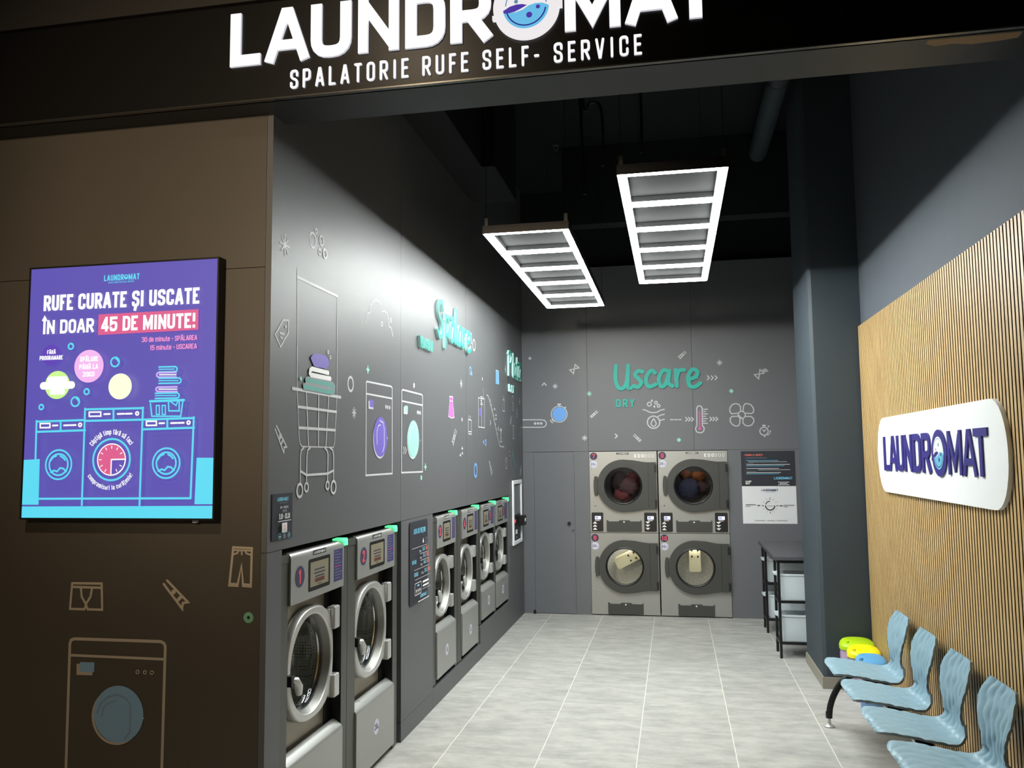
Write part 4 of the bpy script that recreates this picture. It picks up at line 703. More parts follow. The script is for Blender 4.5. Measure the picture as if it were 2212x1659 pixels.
script(t,rel([('U',-.675,-.488,2.655,2.93),('s',-.46,-.34,2.665,2.86),('c',-.32,-.19,2.665,2.86),('a',-.17,-.003,2.665,2.86),('r',.03,.145,2.665,2.86),('e',.165,.32,2.655,2.86)],-.18,2.78),.046,.022,TURQB)
t=wall_thing('wall_lettering','B',-.56,2.48,'small raised teal DRY letters on the back wall','sign')
caps(t,'DRY',-.667+.56,-.449+.56,2.434-2.48,.095,.018,.018,TURQB)
# ------------------------------------------------------------------ wall drawings
def bounds(L):
    U=[];Vv=[]
    for p in L:
        if p[0] in('l','lc'): U+=[q[0] for q in p[3]]; Vv+=[q[1] for q in p[3]]
        elif p[0]=='f': U+=[q[0] for q in p[2]]; Vv+=[q[1] for q in p[2]]
        elif p[0]=='d': U.append(p[2]); Vv.append(p[3])
        else: U.append(p[3]); Vv.append(p[4])
    return (min(U)+max(U))/2,(min(Vv)+max(Vv))/2
for name,label,w_,grp,L in DECALS:
    u,v=bounds(L); s=Sheet(.0002); prims(s,L,u,v); f,r=WALLS[w_]
    o=s.build(name,loc=f(u,v),rot=r,smooth=0); tag(o,label,'wall drawing',grp)
# ------------------------------------------------------------------ light box poster
lb=empty('light_box',(-2.533,YF,2.18),0,'violet illuminated poster box advertising washing and drying in 45 minutes','light box')
m=MB(); ALU=mat('black_aluminium',(30,28,26),.4,metal=.3)
x0,x1,z0,z1=-3.032+2.533,-2.034+2.533,1.583-2.18,2.785-2.18
for a,b in(((x0,-.06,z0),(x0+.008,-.001,z1)),((x1-.008,-.06,z0),(x1,-.001,z1)),((x0+.008,-.06,z0),(x1-.008,-.001,z0+.008)),((x0+.008,-.06,z1-.008),(x1-.008,-.001,z1))): m.box(a,b,ALU)
m.box((x0+.008,-.02,z0+.008),(x1-.008,-.001,z1-.008),ALU); m.build('housing',lb,smooth=0)
s=Sheet(.0001); s.rect(x0+.008,z0+.008,x1-.008,z1-.008,PR['pbg']); prims(s,POSTER,-2.533,2.18)
s.build('lit_poster',lb,loc=(0,-.057,0),smooth=0)
m=MB(); m.box((.375,-.03,z0-.014),(.398,-.018,z0),mat('label_tab',(200,200,205),.5)); m.tube([(.36,-.02,z0),(.365,-.022,z0-.01),(.375,-.024,z0-.008)],.002,BLKP,6); m.build('cable_tab',lb,smooth=0)
# ------------------------------------------------------------------ oak slats and white sign on the right wall
EDGE=mat('slat_edge',(44,28,16),.8)
m=MB(); y=2.4
while y<7.17:
    m.box((XR,y,.0),(XR+.0015,y+.026,2.882),WOOD); m.box((XR+.0015,y+.0005,.0),(XR+.021,y+.0255,2.882),EDGE); y+=.0405
m.box((XR+.021,2.39,0),(XR+.0285,7.185,2.882),mat('black_felt',(22,16,12),.9))
o=m.build('slat_panel',smooth=0); tag(o,'vertical oak slat panelling on a black backing along the right wall','wall panel')
t=wall_thing('plaque','R',-5.36,1.843,'white rounded board with indigo shop name letters on the oak slats','sign')
s=Sheet()
R_=[(1.03+.2*max(math.cos(-PI/2+PI*i/16),0)**.9,.262*math.sin(-PI/2+PI*i/16)) for i in range(17)]
L_=[(-1.03-.2*max(math.cos(-PI/2+PI*i/16),0)**.9,-.262*math.sin(-PI/2+PI*i/16)) for i in range(17)]
s.poly(R_+L_,SIGNW,.02); s.build('board',t,smooth=30)
NV=PR['logoblue']
for ch,a,b in(('L',-6.385,-6.245),('A',-6.225,-6.04),('U',-6.03,-5.86),('N',-5.84,-5.665),('D',-5.64,-5.47),('R',-5.445,-5.275),('M',-4.955,-4.735),('A',-4.715,-4.52),('T',-4.545,-4.355)):
    s=Sheet(); s.glyph(ch,a+5.36,1.733-1.843,b-a,.238,.035 if ch in 'AMN' else .040,NV,'s',.009); s.build('letter',t,loc=(0,-.0205,0),smooth=0)
s=Sheet(); drum_logo(s,-5.11+5.36,.008,.132,NV,SIGNW,PR['logosky'],NV,PR['darkblue'],PR['teal'],.009); s.build('drum_emblem',t,loc=(0,-.0205,0),smooth=0)
# ------------------------------------------------------------------ washing machines on the left wall
def drum_mat():
    m=bpy.data.materials.new('perforated_drum'); m.use_nodes=True; nt=m.node_tree; b=nt.nodes['Principled BSDF']; N=nt.nodes.new; L=nt.links.new
    tc=N('ShaderNodeTexCoord'); v=N('ShaderNodeTexVoronoi'); v.inputs['Scale'].default_value=64; v.inputs['Randomness'].default_value=.15; L(tc.outputs['Object'],v.inputs['Vector'])
    cr=N('ShaderNodeValToRGB'); e=cr.color_ramp.elements; e[0].position=.22; e[0].color=(.01,.01,.01,1); e[1].position=.3; e[1].color=(.72,.72,.68,1); L(v.outputs['Distance'],cr.inputs[0]); L(cr.outputs[0],b.inputs['Base Color'])
    b.inputs['Metallic'].default_value=.25; b.inputs['Roughness'].default_value=.4; return m
PERF=drum_mat(); FUN=mat('door_funnel',(128,128,124),.4,metal=.5)
def plate_hole(mb,x0,z0,x1,z1,cx,cz,r,y,m,n=48):
    # flat plate with a round hole, at depth y
    V=[];
    for i in range(n):
        a=2*PI*i/n; c,s=math.cos(a),math.sin(a); V.append((cx+r*c,y,cz+r*s))
    for i in range(n):
        a=2*PI*i/n; c,s=math.cos(a),math.sin(a)
        k=min((x1-cx)/c if c>1e-9 else (x0-cx)/c if c<-1e-9 else 1e9,(z1-cz)/s if s>1e-9 else (z0-cz)/s if s<-1e-9 else 1e9)
        V.append((cx+c*k,y,cz+s*k))
    F=[(i,n+i,n+(i+1)%n,(i+1)%n) for i in range(n)]
    mb.mesh(V,F,m)
    for X,Z in((x0,z0),(x1,z0),(x1,z1),(x0,z1)):
        A=[(i,abs(V[n+i][0]-X)+abs(V[n+i][2]-Z)) for i in range(n)]
        ang=math.atan2(Z-cz,X-cx)%(2*PI); i=int(ang/(2*PI)*n)%n; j=(i+1)%n
        P,Q=V[n+i],V[n+j]
        if abs(P[0]-X)>1e-6 or abs(P[2]-Z)>1e-6: mb.face([P,(X,y,Z),Q],m)
def washer(yc,width,pw,poff,z0,ltop,dcz,R,num,cap,label):
    # front flush with the wall; local x runs into the room depth, viewer on -y
    t=empty('washing_machine',(XL,yc,z0),PI/2,label,'washing machine','washers along the left wall')
    Z=lambda z:z-z0
    a,b=poff-pw/2,poff+pw/2; w=width/2; TOP=Z(1.405); PB=Z(1.158); LT=Z(ltop); bot=.012
    m=MB()
    for x0,x1 in((-w,a-.002),(b+.002,w)):
        m.box((x0,.012,bot),(x1,.62,TOP-.045),STEELD); m.box((x0,.008,TOP-.043),(x1,.62,TOP-.003),STEELD)
    m.box((a-.002,.062,TOP-.02),(b+.002,.62,TOP-.003),STEELD); m.box((a-.002,.60,bot),(b+.002,.62,TOP-.02),STEELD); m.box((a-.002,.062,bot),(b+.002,.60,bot+.02),STEELD)
    m.box((b-.0005,.014,LT-.03),(b+.0018,.08,PB+.02),BLK); m.box((b-.075,.0765,LT-.03),(b,.079,PB+.02),BLK)
    m.build('cabinet',t,smooth=0)
    dz=Z(dcz); dx=poff-.01
    m=MB(); plate_hole(m,a-.002,LT-.04,b+.002,PB+.03,dx,dz,R*.80,.080,STEELB); 
    pl=m.build('front_plate',t,smooth=0)
    m=MB(); m.lathe([(R*.80,.08),(R*.84,.14),(R*.95,.145),(R*.95,.50),(0,.50)],(dx,0,dz),PERF,n=56)
    for k in range(3):
        q=2*PI*k/3+.5; c,s_=math.cos(q),math.sin(q); P=[(dx+R*.93*c-s_*.03,dz+R*.93*s_+c*.03),(dx+R*.70*c,dz+R*.70*s_),(dx+R*.93*c+s_*.03,dz+R*.93*s_-c*.03)]
        m.prism(P if (P[1][0]-P[0][0])*(P[2][1]-P[0][1])-(P[1][1]-P[0][1])*(P[2][0]-P[0][0])>0 else P[::-1],.16,.49,CHROME)
    m.build('drum',t)
    # control panel
    m=MB(); P=[(.0,PB),(.06,PB),(.06,TOP),(.03,TOP),(.012,TOP-.004),(.003,TOP-.014),(.0,TOP-.03)]
    m.prism([(p[0],p[1]) for p in P],a,b-.0,STEEL,'yz')
    cp=m.build('control_panel',t,smooth=40)
    def stick(name,fn,par=cp,off=-.0008,lab=None):
        s=Sheet(); fn(s); o=s.build(name,par,loc=(0,off,0),smooth=0)
        if lab: o['label']=lab
        return o
    big=pw>.62; sx0,sx1=(a+pw*.30,a+pw*.71) if not num in(5,6) else (a+pw*.12,a+pw*.53)
    s1,s0=Z(1.352),Z(1.192)
    def scr(s):
        s.poly(rrect(sx0,s0,sx1,s1,.012),PR['black']); s.rect(sx0+.022,s0+.02,sx1-.022,s1-.018,SCREEN)
        W=sx1-sx0; M=(sx0+sx1)/2
        for i,(l,c) in enumerate(((.36,'ink'),(.48,'ink'),(.5,'ink'),(.42,'ink'))):
            z=s1-.042-i*.017; s.stroke([(M-W*l/2,z),(M+W*l/2,z)],.007 if i else .003,PR['ink' if i else 'grey'])
        s.rect(M-W*.22,s0+.038,M+W*.22,s0+.058,PR['brown']); s.stroke([(M-W*.1,s0+.028),(M+W*.08,s0+.028)],.004,PR['ink'])
        for k in range(4): s.ring(sx0+.04,s0+.03+k*.03,.007,.0016,PR['grey'],12); s.ring(sx1-.04,s0+.03+k*.03,.007,.0016,PR['grey'],12)
    stick('display',scr)
    bx=(a+pw*.15) if num not in(5,6) else a+pw*.62
    def bad(s):
        s.disc(bx,Z(1.283),.052,PR['badge'],32); s.glyph(str(num),bx-.019,Z(1.283)-.034,.038,.068,.014,PR['red'],'s')
    stick('number_badge',bad,off=-.001)
    def lg(s):
        M=(sx0+sx1)/2+pw*.0; W=pw*.125; s.rect(M-W,Z(1.368),M+W,Z(1.392),PR['black']); logo_text(s,M-W*.86,Z(1.373),M+W*.86,.0135,PR['bright'])
    stick('logo_plate',lg,off=-.0006)
    def ins(s):
        q0,q1=(a+pw*.79,a+pw*.97) if num not in(5,6) else (a+pw*.70,a+pw*.93)
        s.rect(q0,Z(1.196),q1,Z(1.365),PR['navy'])
        for i in range(10):
            z=Z(1.353)-i*.0155; s.stroke([(q0+.008,z),(q0+(q1-q0)*(.55+.38*((i*37)%10)/10),z)],.003,PR['red' if i==5 else 'grey'])
    stick('instruction_label',ins,off=-.0004)
    m=MB(); P=[(b-.03,TOP-.001),(b-.03,TOP+.008),(b+.036,TOP+.010),(b+.047,TOP+.002),(b+.05,TOP-.030),(b+.003,TOP-.030),(b+.003,TOP-.012),(b-.006,TOP-.001)]
    m.prism(P[::-1],-.004,.055,GREEN); o=m.build('status_light',t,smooth=50); o['label']='glowing green corner light'
    # door
    m=MB(); N_=72; rings=[]
    for kr,yy in((.985,.078),(1.0,.066),(1.0,.044),(.975,.032),(None,.029),(None,.036)):
        L_=[]
        for i in range(N_):
            q=2*PI*i/N_; c,s_=math.cos(q),math.sin(q); e=2.7 if c>0 else 2.15
            rr_=R*kr*.985/(abs(c)**e+abs(s_)**e)**(1/e) if kr else R*(.868 if yy<.03 else .85)
            L_.append((dx+rr_*c,yy,dz+rr_*s_))
        rings.append(L_)
    m.mesh([v for L_ in rings for v in L_],[(j*N_+i,(j+1)*N_+i,(j+1)*N_+(i+1)%N_,j*N_+(i+1)%N_) for j in range(5) for i in range(N_)],SILV)
    m.box((dx+R*.80,.036,dz+R*.46),(dx+R*.93,.07,dz+R*.80),SILV)
    m.box((dx+R*.80,.036,dz-R*.80),(dx+R*.93,.07,dz-R*.46),SILV)
    dr=m.build('door',t,smooth=40,bevel=.004)
    m=MB(); m.lathe([(R*.79,.07),(R*.72,.085),(R*.66,.12),(R*.62,.15),(0,.17)],(dx,0,dz),GLASS,n=48); m.build('glass_bowl',dr)
    m=MB(); m.lathe([(R*.85,.036),(R*.82,.05),(R*.775,.08)],(dx,0,dz),FUN,n=56); m.lathe([(R*.775,.08),(R*.75,.086),(R*.745,.1),(R*.80,.1)],(dx,0,dz),RUB,n=48); m.lathe([(R*.735,.084),(R*.715,.09),(R*.715,.096),(R*.735,.1)],(dx,0,dz),CHROME,n=48,closed=True); m.build('seal',dr)
    for zz in(dz+R*.63,dz-R*.63):
        m=MB(); h=R*.21; m.box((dx+R*.86,.010,zz-h),(min(dx+R*1.22,b-.02),.058,zz+h),SILV); m.build('hinge',dr,smooth=0,bevel=.008)
    m=MB(); hx=dx-R*.90
    m.tube([(hx-.02,.05,dz-.02),(hx-.005,.02,dz-.02),(hx+.02,.004,dz-.025),(hx+.05,.006,dz-.06),(hx+.07,.012,dz-.10)],[.014,.016,.018,.022,.016],SILV,12); m.box((hx-.03,.004,dz-.045),(hx+.005,.04,dz+.005),BLKP); m.build('handle',dr,smooth=50)
    # lower panel
    m=MB(); P=[(0,bot+.03),(.06,bot+.03),(.06,LT),(.048,LT),(.03,LT-.010),(.008,LT-.028),(.001,LT-.036),(0,LT-.045)]
    m.prism(P,a,b,STEEL,'yz'); lp=m.build('lower_panel',t,smooth=40)
    def capl(s):
        z=Z(.245) if z0<.1 else Z(.345) if z0<.2 else Z(.475)
        s.disc(poff,z,.045,PR['lilac'],32)
        if num<3: s.text('20',poff-.03,z-.017,poff+.012,.036,PR['ink'],.2); s.text('kg',poff+.014,z-.017,poff+.036,.02,PR['ink'],.16)
        else: s.text(cap,poff-.02,z-.02,poff+.02,.042,PR['ink'],.2)
    stick('capacity_label',capl,lp)
    return t
washer(4.103,.828,.653,.007,.0,.447,.82,.285,1,'20','silver washing machine with red number 1, nearest the shop front')
washer(4.948,.852,.65,.018,.0,.447,.82,.285,2,'20','silver washing machine with red number 2, left of the price list')
washer(6.564,.75,.556,.010,.137,.56,.845,.245,3,'14','silver washing machine with red number 3, right of the price list')
washer(7.335,.77,.58,.026,.137,.56,.845,.245,4,'14','silver washing machine with red number 4 on the same plinth as number 3')
washer(8.103,.70,.582,.004,.293,.628,.90,.230,5,'8','small silver washing machine with number 5, second from the back corner')
washer(8.800,.68,.595,-.012,.293,.628,.90,.230,6,'8','small silver washing machine with number 6, nearest the back corner')
# ------------------------------------------------------------------ boards on the left wall
t=wall_thing('hours_board','L',3.677,1.589,'dark opening hours notice 7.00 - 22.30 at the front edge of the left wall','sign')
s=Sheet(); s.rect(-.103,-.105,.103,.105,PR['slate'],.004); s.build('board',t,smooth=0)
s=Sheet()
logo_text(s,-.055,.07,.05,.018,PR['lblue']); s.stroke([(-.04,.062),(.035,.062)],.002,PR['grey']); s.text('LUNI - DUMINICA',-.035,.036,.04,.011,PR['white'],.16); s.text('(7/7)',-.018,.018,.02,.012,PR['white'],.16)
s.text('7.00 - 22.30',-.055,-.012,.05,.025,PR['bright'],.22); s.stroke([(-.07,-.021),(.062,-.021)],.004,PR['white'])
s.rect(-.03,-.074,.022,-.03,PR['panel']); s.stroke([(-.004,-.036),(-.012,-.048),(.004,-.048),(-.004,-.036)],.002,PR['red'])
for i in range(4): s.stroke([(-.022,-.054-i*.005),(.014,-.054-i*.005)],.0016,PR['red' if i<2 else 'grey'])
for x in(-.055,-.008,.038): s.ring(x,-.089,.0125,.002,PR['lblue'],20)
s.stroke([(-.061,-.09),(-.049,-.09)],.004,PR['bright']); s.stroke([(-.011,-.083),(-.005,-.095)],.003,PR['bright']); s.stroke([(.035,-.094),(.041,-.084)],.005,PR['bright'])
s.build('print',t,loc=(0,-.0045,0),smooth=0)
t=wall_thing('price_board','L',5.805,1.127,'dark price list board LISTA DE PREȚURI between washers 2 and 3','sign')
s=Sheet(); s.poly(rrect(-.213,-.283,.213,.283,.025),PR['slate'],.006); s.build('board',t,smooth=0)
s=Sheet(); s.text('LISTA DE PREȚURI',-.12,.195,.14,.036,PR['lblue'],.18)
def rule(z,a=-.18,b=.185): s.stroke([(a,z),(b,z)],.003,PR['white'])
s.poly([(.07,.128),(.085,.155),(.1,.13),(.09,.115)],PR['bright']); s.stroke([(.14,.115),(.17,.115),(.17,.15),(.14,.15),(.14,.115)],.004,PR['grey'],True)
rule(.1); s.text('SPĂLARE',-.18,-.008,-.09,.026,PR['lblue'],.18)
for i,(a_,b_,c_) in enumerate((('8','24.0','20.0'),('14','34.0','30.0'),('20','44.0','40.0'))):
    z=.065-i*.046; s.text(a_+'kg',-.02,z-.004,.02,.016,PR['white'],.16); s.text(b_,.05,z,.105,.028,PR['lblue'],.18); s.text(c_,.125,z,.185,.028,PR['orange'],.18)
    if i<2: rule(z-.014,-.02)
rule(-.045); s.text('USCARE',-.18,-.09,-.095,.026,PR['lblue'],.18); s.text('20kg',-.02,-.089,.025,.016,PR['white'],.16); s.text('24.0',.05,-.085,.105,.028,PR['lblue'],.18); s.text('20.0',.125,-.085,.185,.028,PR['orange'],.18); rule(-.11)
s.stroke(rrect(-.185,-.215,-.035,-.135,.01)[:28],.004,PR['bright'],True); s.rect(-.13,-.16,-.08,-.148,PR['lblue'])
for x in(-.15,-.11,-.07): s.rect(x-.012,-.195,x+.012,-.178,PR['white'])
for i in range(3): s.stroke([(-.175,-.199-i*.005),(-.045,-.199-i*.005)],.002,PR['grey'])
s.stroke([(.0,-.145),(.13,-.145)],.014,PR['bright'],cap='r'); s.stroke([(.0,-.172),(.13,-.172)],.012,PR['bright'],cap='r'); rule(-.193,-.015,.18)
logo_text(s,-.07,-.245,.075,.024,PR['lblue'],PR['bright']); s.stroke([(-.13,-.263),(.13,-.263)],.006,PR['bright'])
s.build('print',t,loc=(0,-.0066,0),smooth=0)
# payment terminal
t=wall_thing('payment_terminal','L',9.6,1.2285,'white framed payment terminal in the left wall by the back corner','payment terminal')
m=MB()
for a,b in(((-.27,-.02,-.362),(-.225,.0,.362)),((.235,-.02,-.362),(.27,.0,.362)),((-.225,-.02,.318),(.235,.0,.362)),((-.225,-.02,-.362),(.235,.0,-.322))): m.box(a,b,mat('white_frame',(236,238,240),.4))
m.build('frame',t,smooth=0,bevel=.004)
m=MB(); m.box((-.225,-.004,-.322),(.235,-.001,-.04),BLKP); m.box((-.225,-.002,-.04),(.235,-.0005,.318),BLK); f=m.build('front_panel',t,smooth=0)
m=MB(); m.box((-.2,-.008,-.03),(.03,-.002,.30),mat('screen_grey',(104,110,112),.25)); m.box((.07,-.008,-.02),(.15,-.002,.30),mat('screen_grey',(104,110,112),.25)); m.build('screen',t,smooth=0)
m=MB(); m.box((.10,-.075,-.165),(.225,-.004,-.05),BLKP); m.box((.115,-.082,-.12),(.16,-.075,-.085),PR['bright']); m.build('card_reader',t,smooth=0,bevel=.004)
s=Sheet(); s.disc(-.15,-.1,.025,REDL); s.disc(-.09,-.1,.02,REDL)
for i in range(6): s.rect(-.17,-.2+i*.02,-.15,-.19+i*.02,PR['grey'])
s.rect(-.1,-.25,.02,-.2,PR['bright']); s.rect(.08,-.24,.21,-.18,PR['darkblue']); s.disc(-.04,-.285,.014,PR['bright'])
s.build('keypad',t,loc=(0,-.0045,0),smooth=0)
# ------------------------------------------------------------------ stacked dryers in the back wall
def dryer(xc,nums,label):
    t=empty('tumble_dryer',(xc,YB-.012,0),0,label,'tumble dryer','stacked dryers in the back wall')
    w=.396; DC=((0.0,1.507,.306,.218),(0.0,.567,.306,.218))
    m=MB()
    plate_hole(m,-w,.957,w,1.907,0,1.507,.205,0,STEEL); plate_hole(m,-w,.012,w,.951,0,.567,.205,0,STEEL)
    for x0,x1,z0,z1 in((-w,-w+.004,.012,1.907),(w-.004,w,.012,1.907),(-w+.004,w-.004,1.903,1.907),(-w+.004,w-.004,.012,.016)): m.box((x0,0.0005,z0),(x1,.6,z1),STEELD)
    m.box((-w+.004,.006,.949),(w-.004,.01,.96),BLK); m.box((-w+.004,.595,.016),(w-.004,.6,1.903),BLK)
    m.build('cabinet',t,smooth=0)
    for k,(cx,cz,R,rg) in enumerate(DC):
        m=MB(); m.lathe([(.205,0.001),(.215,.06),(.31,.061),(.31,.52),(0,.52)],(cx,0,cz),PERF if k else mat('drum_shadow',(130,126,124),.4,metal=.3),n=56); m.build('drum',t)
        # door with a round opening and a tail to the hinge
        hz=.272; outer=[]
        for i in range(25): a=math.radians(82+i*(278-82)/24); outer.append((cx+R*math.cos(a),cz+R*math.sin(a)))
        outer+=[(cx+.12,cz-.297),(cx+.22,cz-.279),(cx+.28,cz-hz),(cx+.385,cz-hz)]+[(cx+.385,cz-hz+2*hz*i/14) for i in range(1,14)]+[(cx+.385,cz+hz),(cx+.28,cz+hz),(cx+.22,cz+.279),(cx+.12,cz+.297)]
        n=len(outer); inner=[(cx+rg*math.cos(math.atan2(p[1]-cz,p[0]-cx)),cz+rg*math.sin(math.atan2(p[1]-cz,p[0]-cx))) for p in outer]
        m=MB(); V=[(p[0],-.045,p[1]) for p in outer]+[(p[0],-.045,p[1]) for p in inner]+[(p[0],-.003,p[1]) for p in outer]+[(p[0],-.01,p[1]) for p in inner]
        F=[]
        for i in range(n):
            j=(i+1)%n; F+=[(i,j,n+j,n+i),(i,2*n+i,2*n+j,j),(n+i,n+j,3*n+j,3*n+i)]
        m.mesh(V,F,CHAR); m.box((cx+.292,-.0465,cz-hz+.002),(cx+.296,-.0449,cz+hz-.002),BLK)
        d=m.build('door',t,smooth=40); 
        me=d.data; 
        m=MB(); m.prism([(cx-.30,cz+.105),(cx-.315,cz+.112),(cx-.335,cz+.11),(cx-.344,cz+.06),(cx-.347,cz),(cx-.344,cz-.06),(cx-.335,cz-.11),(cx-.315,cz-.112),(cx-.30,cz-.105)],-.05,-.012,CHAR); m.build('handle',d,smooth=40,bevel=.003)
        m=MB(); m.lathe([(rg+.006,-.046),(rg-.004,-.051),(rg-.014,-.046),(rg-.016,-.012)],(cx,0,cz),BLKP,n=56); m.build('window_ring',d)
        m=MB(); m.lathe([(rg-.012,-.03),(rg*.7,-.034),(0,-.036)],(cx,0,cz),GLASS if k else GLASSD,n=48); m.build('window_glass',d)
        for zz in(.20,-.21):
            m=MB(); m.box((cx+.366,-.058,cz+zz-.045),(cx+.389,-.03,cz+zz+.045),BLKP); m.build('hinge',d,smooth=0,bevel=.003)
    for x0,x1,up in((-.38,-.244,1),(.236,.378,0)):
        m=MB(); m.prism(rrect(x0,.972,x1,1.192,.012),-.012,-.0004,BLKP); cb=m.build('control_box',t,smooth=0,bevel=.002)
        s=Sheet(); q=x0+.055; s.rect(q-.018 if not up else q-.016,1.112,q+.055,1.15,LCD); 
        for i in range(4): s.rect(q-.012+i*.014,1.094,q-.004+i*.014,1.106,PR['bright'])
        s.rect(q+.052,1.096,q+.058,1.104,PR['red'])
        s.text('00',q-.008,1.12,q+.02,.024,PR['ink'],.2)
        for i in range(3):
            z=.990+i*.036; s.poly([(x0+.012,z),(x0+.066,z),(x0+.039,z+.026)] if up else [(x0+.012,z+.026),(x0+.066,z+.026),(x0+.039,z)],PR['bright'])
        s.build('display',cb,loc=(0,-.0125,0),smooth=0)
    for z0,z1 in((.968,1.10),(.016,.146)):
        m=MB(); m.prism([(-.205,z0+.008),(-.197,z0),(.197,z0),(.205,z0+.008),(.205,z1),(.195,z1+.003),(.19,z1-.012),(.075,z1-.012),(.062,z1+.002),(-.052,z1+.002),(-.065,z1-.012),(-.18,z1-.012),(-.188,z1+.003),(-.205,z1)],-.012,-.0004,CHAR)
        tr=m.build('lint_tray',t,smooth=0,bevel=.002)
        m=MB(); m.lathe([(0,-.016),(.009,-.015),(.009,-.012)],(.0,0,z1-.018),PR['bright'],n=16); m.build('tray_lock',tr)
    for n_,z in((nums[0],1.855),(nums[1],.895)):
        s=Sheet(); s.disc(-.345,z,.044,PR['badge'],32); T=str(n_); s.text(T,-.345-(.018 if len(T)<2 else .028),z-.025,-.345+(.018 if len(T)<2 else .03),.05,PR['red'],.2,gap=.12)
        s.build('number_badge',t,loc=(0,-.0006,0),smooth=0)
        s=Sheet(); s.disc(-.343,z-.094,.044,PR['lilac'],32); s.text('20',-.38,z-.108,-.338,.028,PR['ink'],.18); s.text('kg',-.335,z-.106,-.312,.016,PR['grey'],.16)
        s.build('capacity_label',t,loc=(0,-.0006,0),smooth=0)
    for x,z,r in((-.372,1.70,.004),(-.372,1.36,.004),(-.372,.72,.004),(-.372,.30,.004),(-.335,1.27,.009),(-.325,.30,.009)):
        m=MB(); m.lathe([(0,-.003),(r*.8,-.0025),(r,-.0004)],(x,0,z),CHROME,n=14); m.build('screw',t)
    s=Sheet(); s.rect(-.075,1.872,.07,1.893,PR['black']); logo_text(s,-.066,1.876,.062,.013,PR['bright']); s.build('logo_plate',t,loc=(0,-.0012,0),smooth=0)
    s=Sheet(); s.text('EDD',.135,1.836,.25,.036,PR['bright'],.24,gap=.2); s.text('300',.255,1.836,.365,.036,PR['bright'],.11,gap=.24); s.build('model_lettering',t,loc=(0,-.0012,0),smooth=0)
    return t
def drum_fill_light(loc,e):  # unseen point light, added to brighten the inside of a dryer drum
    l=bpy.data.lights.new('drum_fill_light','POINT'); l.energy=e; l.color=(1,.97,.91); l.shadow_soft_size=.02; o=bpy.data.objects.new('drum_fill_light',l); COL.objects.link(o); o.location=loc
for x in(-.6025,.2035): drum_fill_light((x,YB+.085,.567+.285),2.2); drum_fill_light((x,YB+.085,1.507+.285),.55)
d1=dryer(-.6025,(7,8),'stacked silver tumble dryers 7 and 8 with dark red washing in the top drum')
d2=dryer(.2035,(9,10),'stacked silver tumble dryers 9 and 10 with dark blue washing in the top drum')
IV=mat('lifter_ivory',(214,206,172),.5)
def lifter(t,x,z,ang):
    m=MB(); c,s_=math.cos(ang),math.sin(ang)
    def R_(p): return (x+p[0]*c-p[1]*s_,z+p[0]*s_+p[1]*c)
    m.prism([R_(p) for p in((-.068,-.14),(-.05,-.158),(.05,-.158),(.068,-.14),(.062,.21),(-.062,.21))],.13,.5,IV)
    for p in((-.034,.02),(.034,.02),(-.034,.09),(.034,.09)):
        q=R_(p); m.lathe([(0,-.003),(.011,-.002),(.011,0)],(q[0],.1295,q[1]),BLKP,n=12)
    m.build('lifter',t,smooth=0)
lifter(d2,0,.655,0); lifter(d1,.03,.64,-1.10)
def laundry(x,z,items,label):
    t=empty('laundry',(x,YB+.10,z-.26),0,label,'laundry')
    for i,(dx,dz,r,sq,m_) in enumerate(items):
        m=MB(); n,k=22,14; V=[];F=[]
        for a in range(k+1):
            for b in range(n):
                th=PI*a/k; ph=2*PI*b/n; q=r*(1+.10*math.sin(3*ph+i*2+th*2)+.08*math.sin(7*ph+th*5+i)+.05*math.sin(11*th+i))
                V.append((dx+q*math.sin(th)*math.cos(ph),.10+.5*q*math.sin(th)*math.sin(ph)+.02*i,.26+dz+q*sq*math.cos(th)))
        for a in range(k):
            for b in range(n): F.append((a*n+b,(a+1)*n+b,(a+1)*n+(b+1)%n,a*n+(b+1)%n))
        m.mesh(V,F,m_); m.build('garment',t,smooth=60)
CM=lambda n,c:mat(n,c,.85,bump=.3,nscale=60)
laundry(-.6025,1.507,[(.05,-.02,.11,.9,CM('cloth_grey_red',(92,66,66))),(-.02,-.12,.10,.7,CM('cloth_dark_red',(124,60,62))),(.12,.06,.09,.9,CM('cloth_maroon',(100,50,54))),(-.07,.05,.09,1.1,CM('cloth_charcoal',(70,58,60)))],'dark red and grey clothes tumbling in dryer 7')
laundry(.2035,1.507,[(-.06,-.05,.13,.9,CM('cloth_navy',(52,56,76))),(-.08,.11,.07,.8,CM('cloth_brown',(120,78,50))),(.07,.10,.085,.6,CM('cloth_rust',(150,92,52))),(.10,-.02,.08,.9,CM('cloth_black_red',(74,52,52)))],'navy and rust brown clothes tumbling in dryer 9')
# ------------------------------------------------------------------ notices right of the dryers
t=wall_thing('notice_board','B',1.05,1.695,'dark terms and conditions notice right of dryer 9','sign')
s=Sheet(); s.poly(rrect(-.297,-.2,.297,.2,.008),PR['slate'],.004); s.build('board',t,smooth=0)
s=Sheet(); s.text('TERMENI ȘI CONDIȚII',-.255,.146,-.055,.02,PR['orange'],.18)
for i,(a,b,c) in enumerate(((-.24,-.01,'grey'),(-.24,.06,'darkblue'),(-.24,.115,'lblue'),(-.215,.21,'white'),(-.24,-.16,'grey'),(-.24,.24,'bright'),(-.24,.18,'lblue'),(-.24,.04,'darkblue'),(-.24,.12,'bright'),(-.11,.24,'white'),(-.24,-.13,'grey'),(-.24,.14,'bright'),(-.24,.12,'lblue'))):
    s.stroke([(a,.122-i*.0152),(b,.122-i*.0152)],.0052,PR[c])
    if i%2==0: s.disc(-.252,.122-i*.0152,.003,PR['grey'],8)
logo_text(s,.06,-.125,.262,.03,PR['lblue'],PR['bright'])
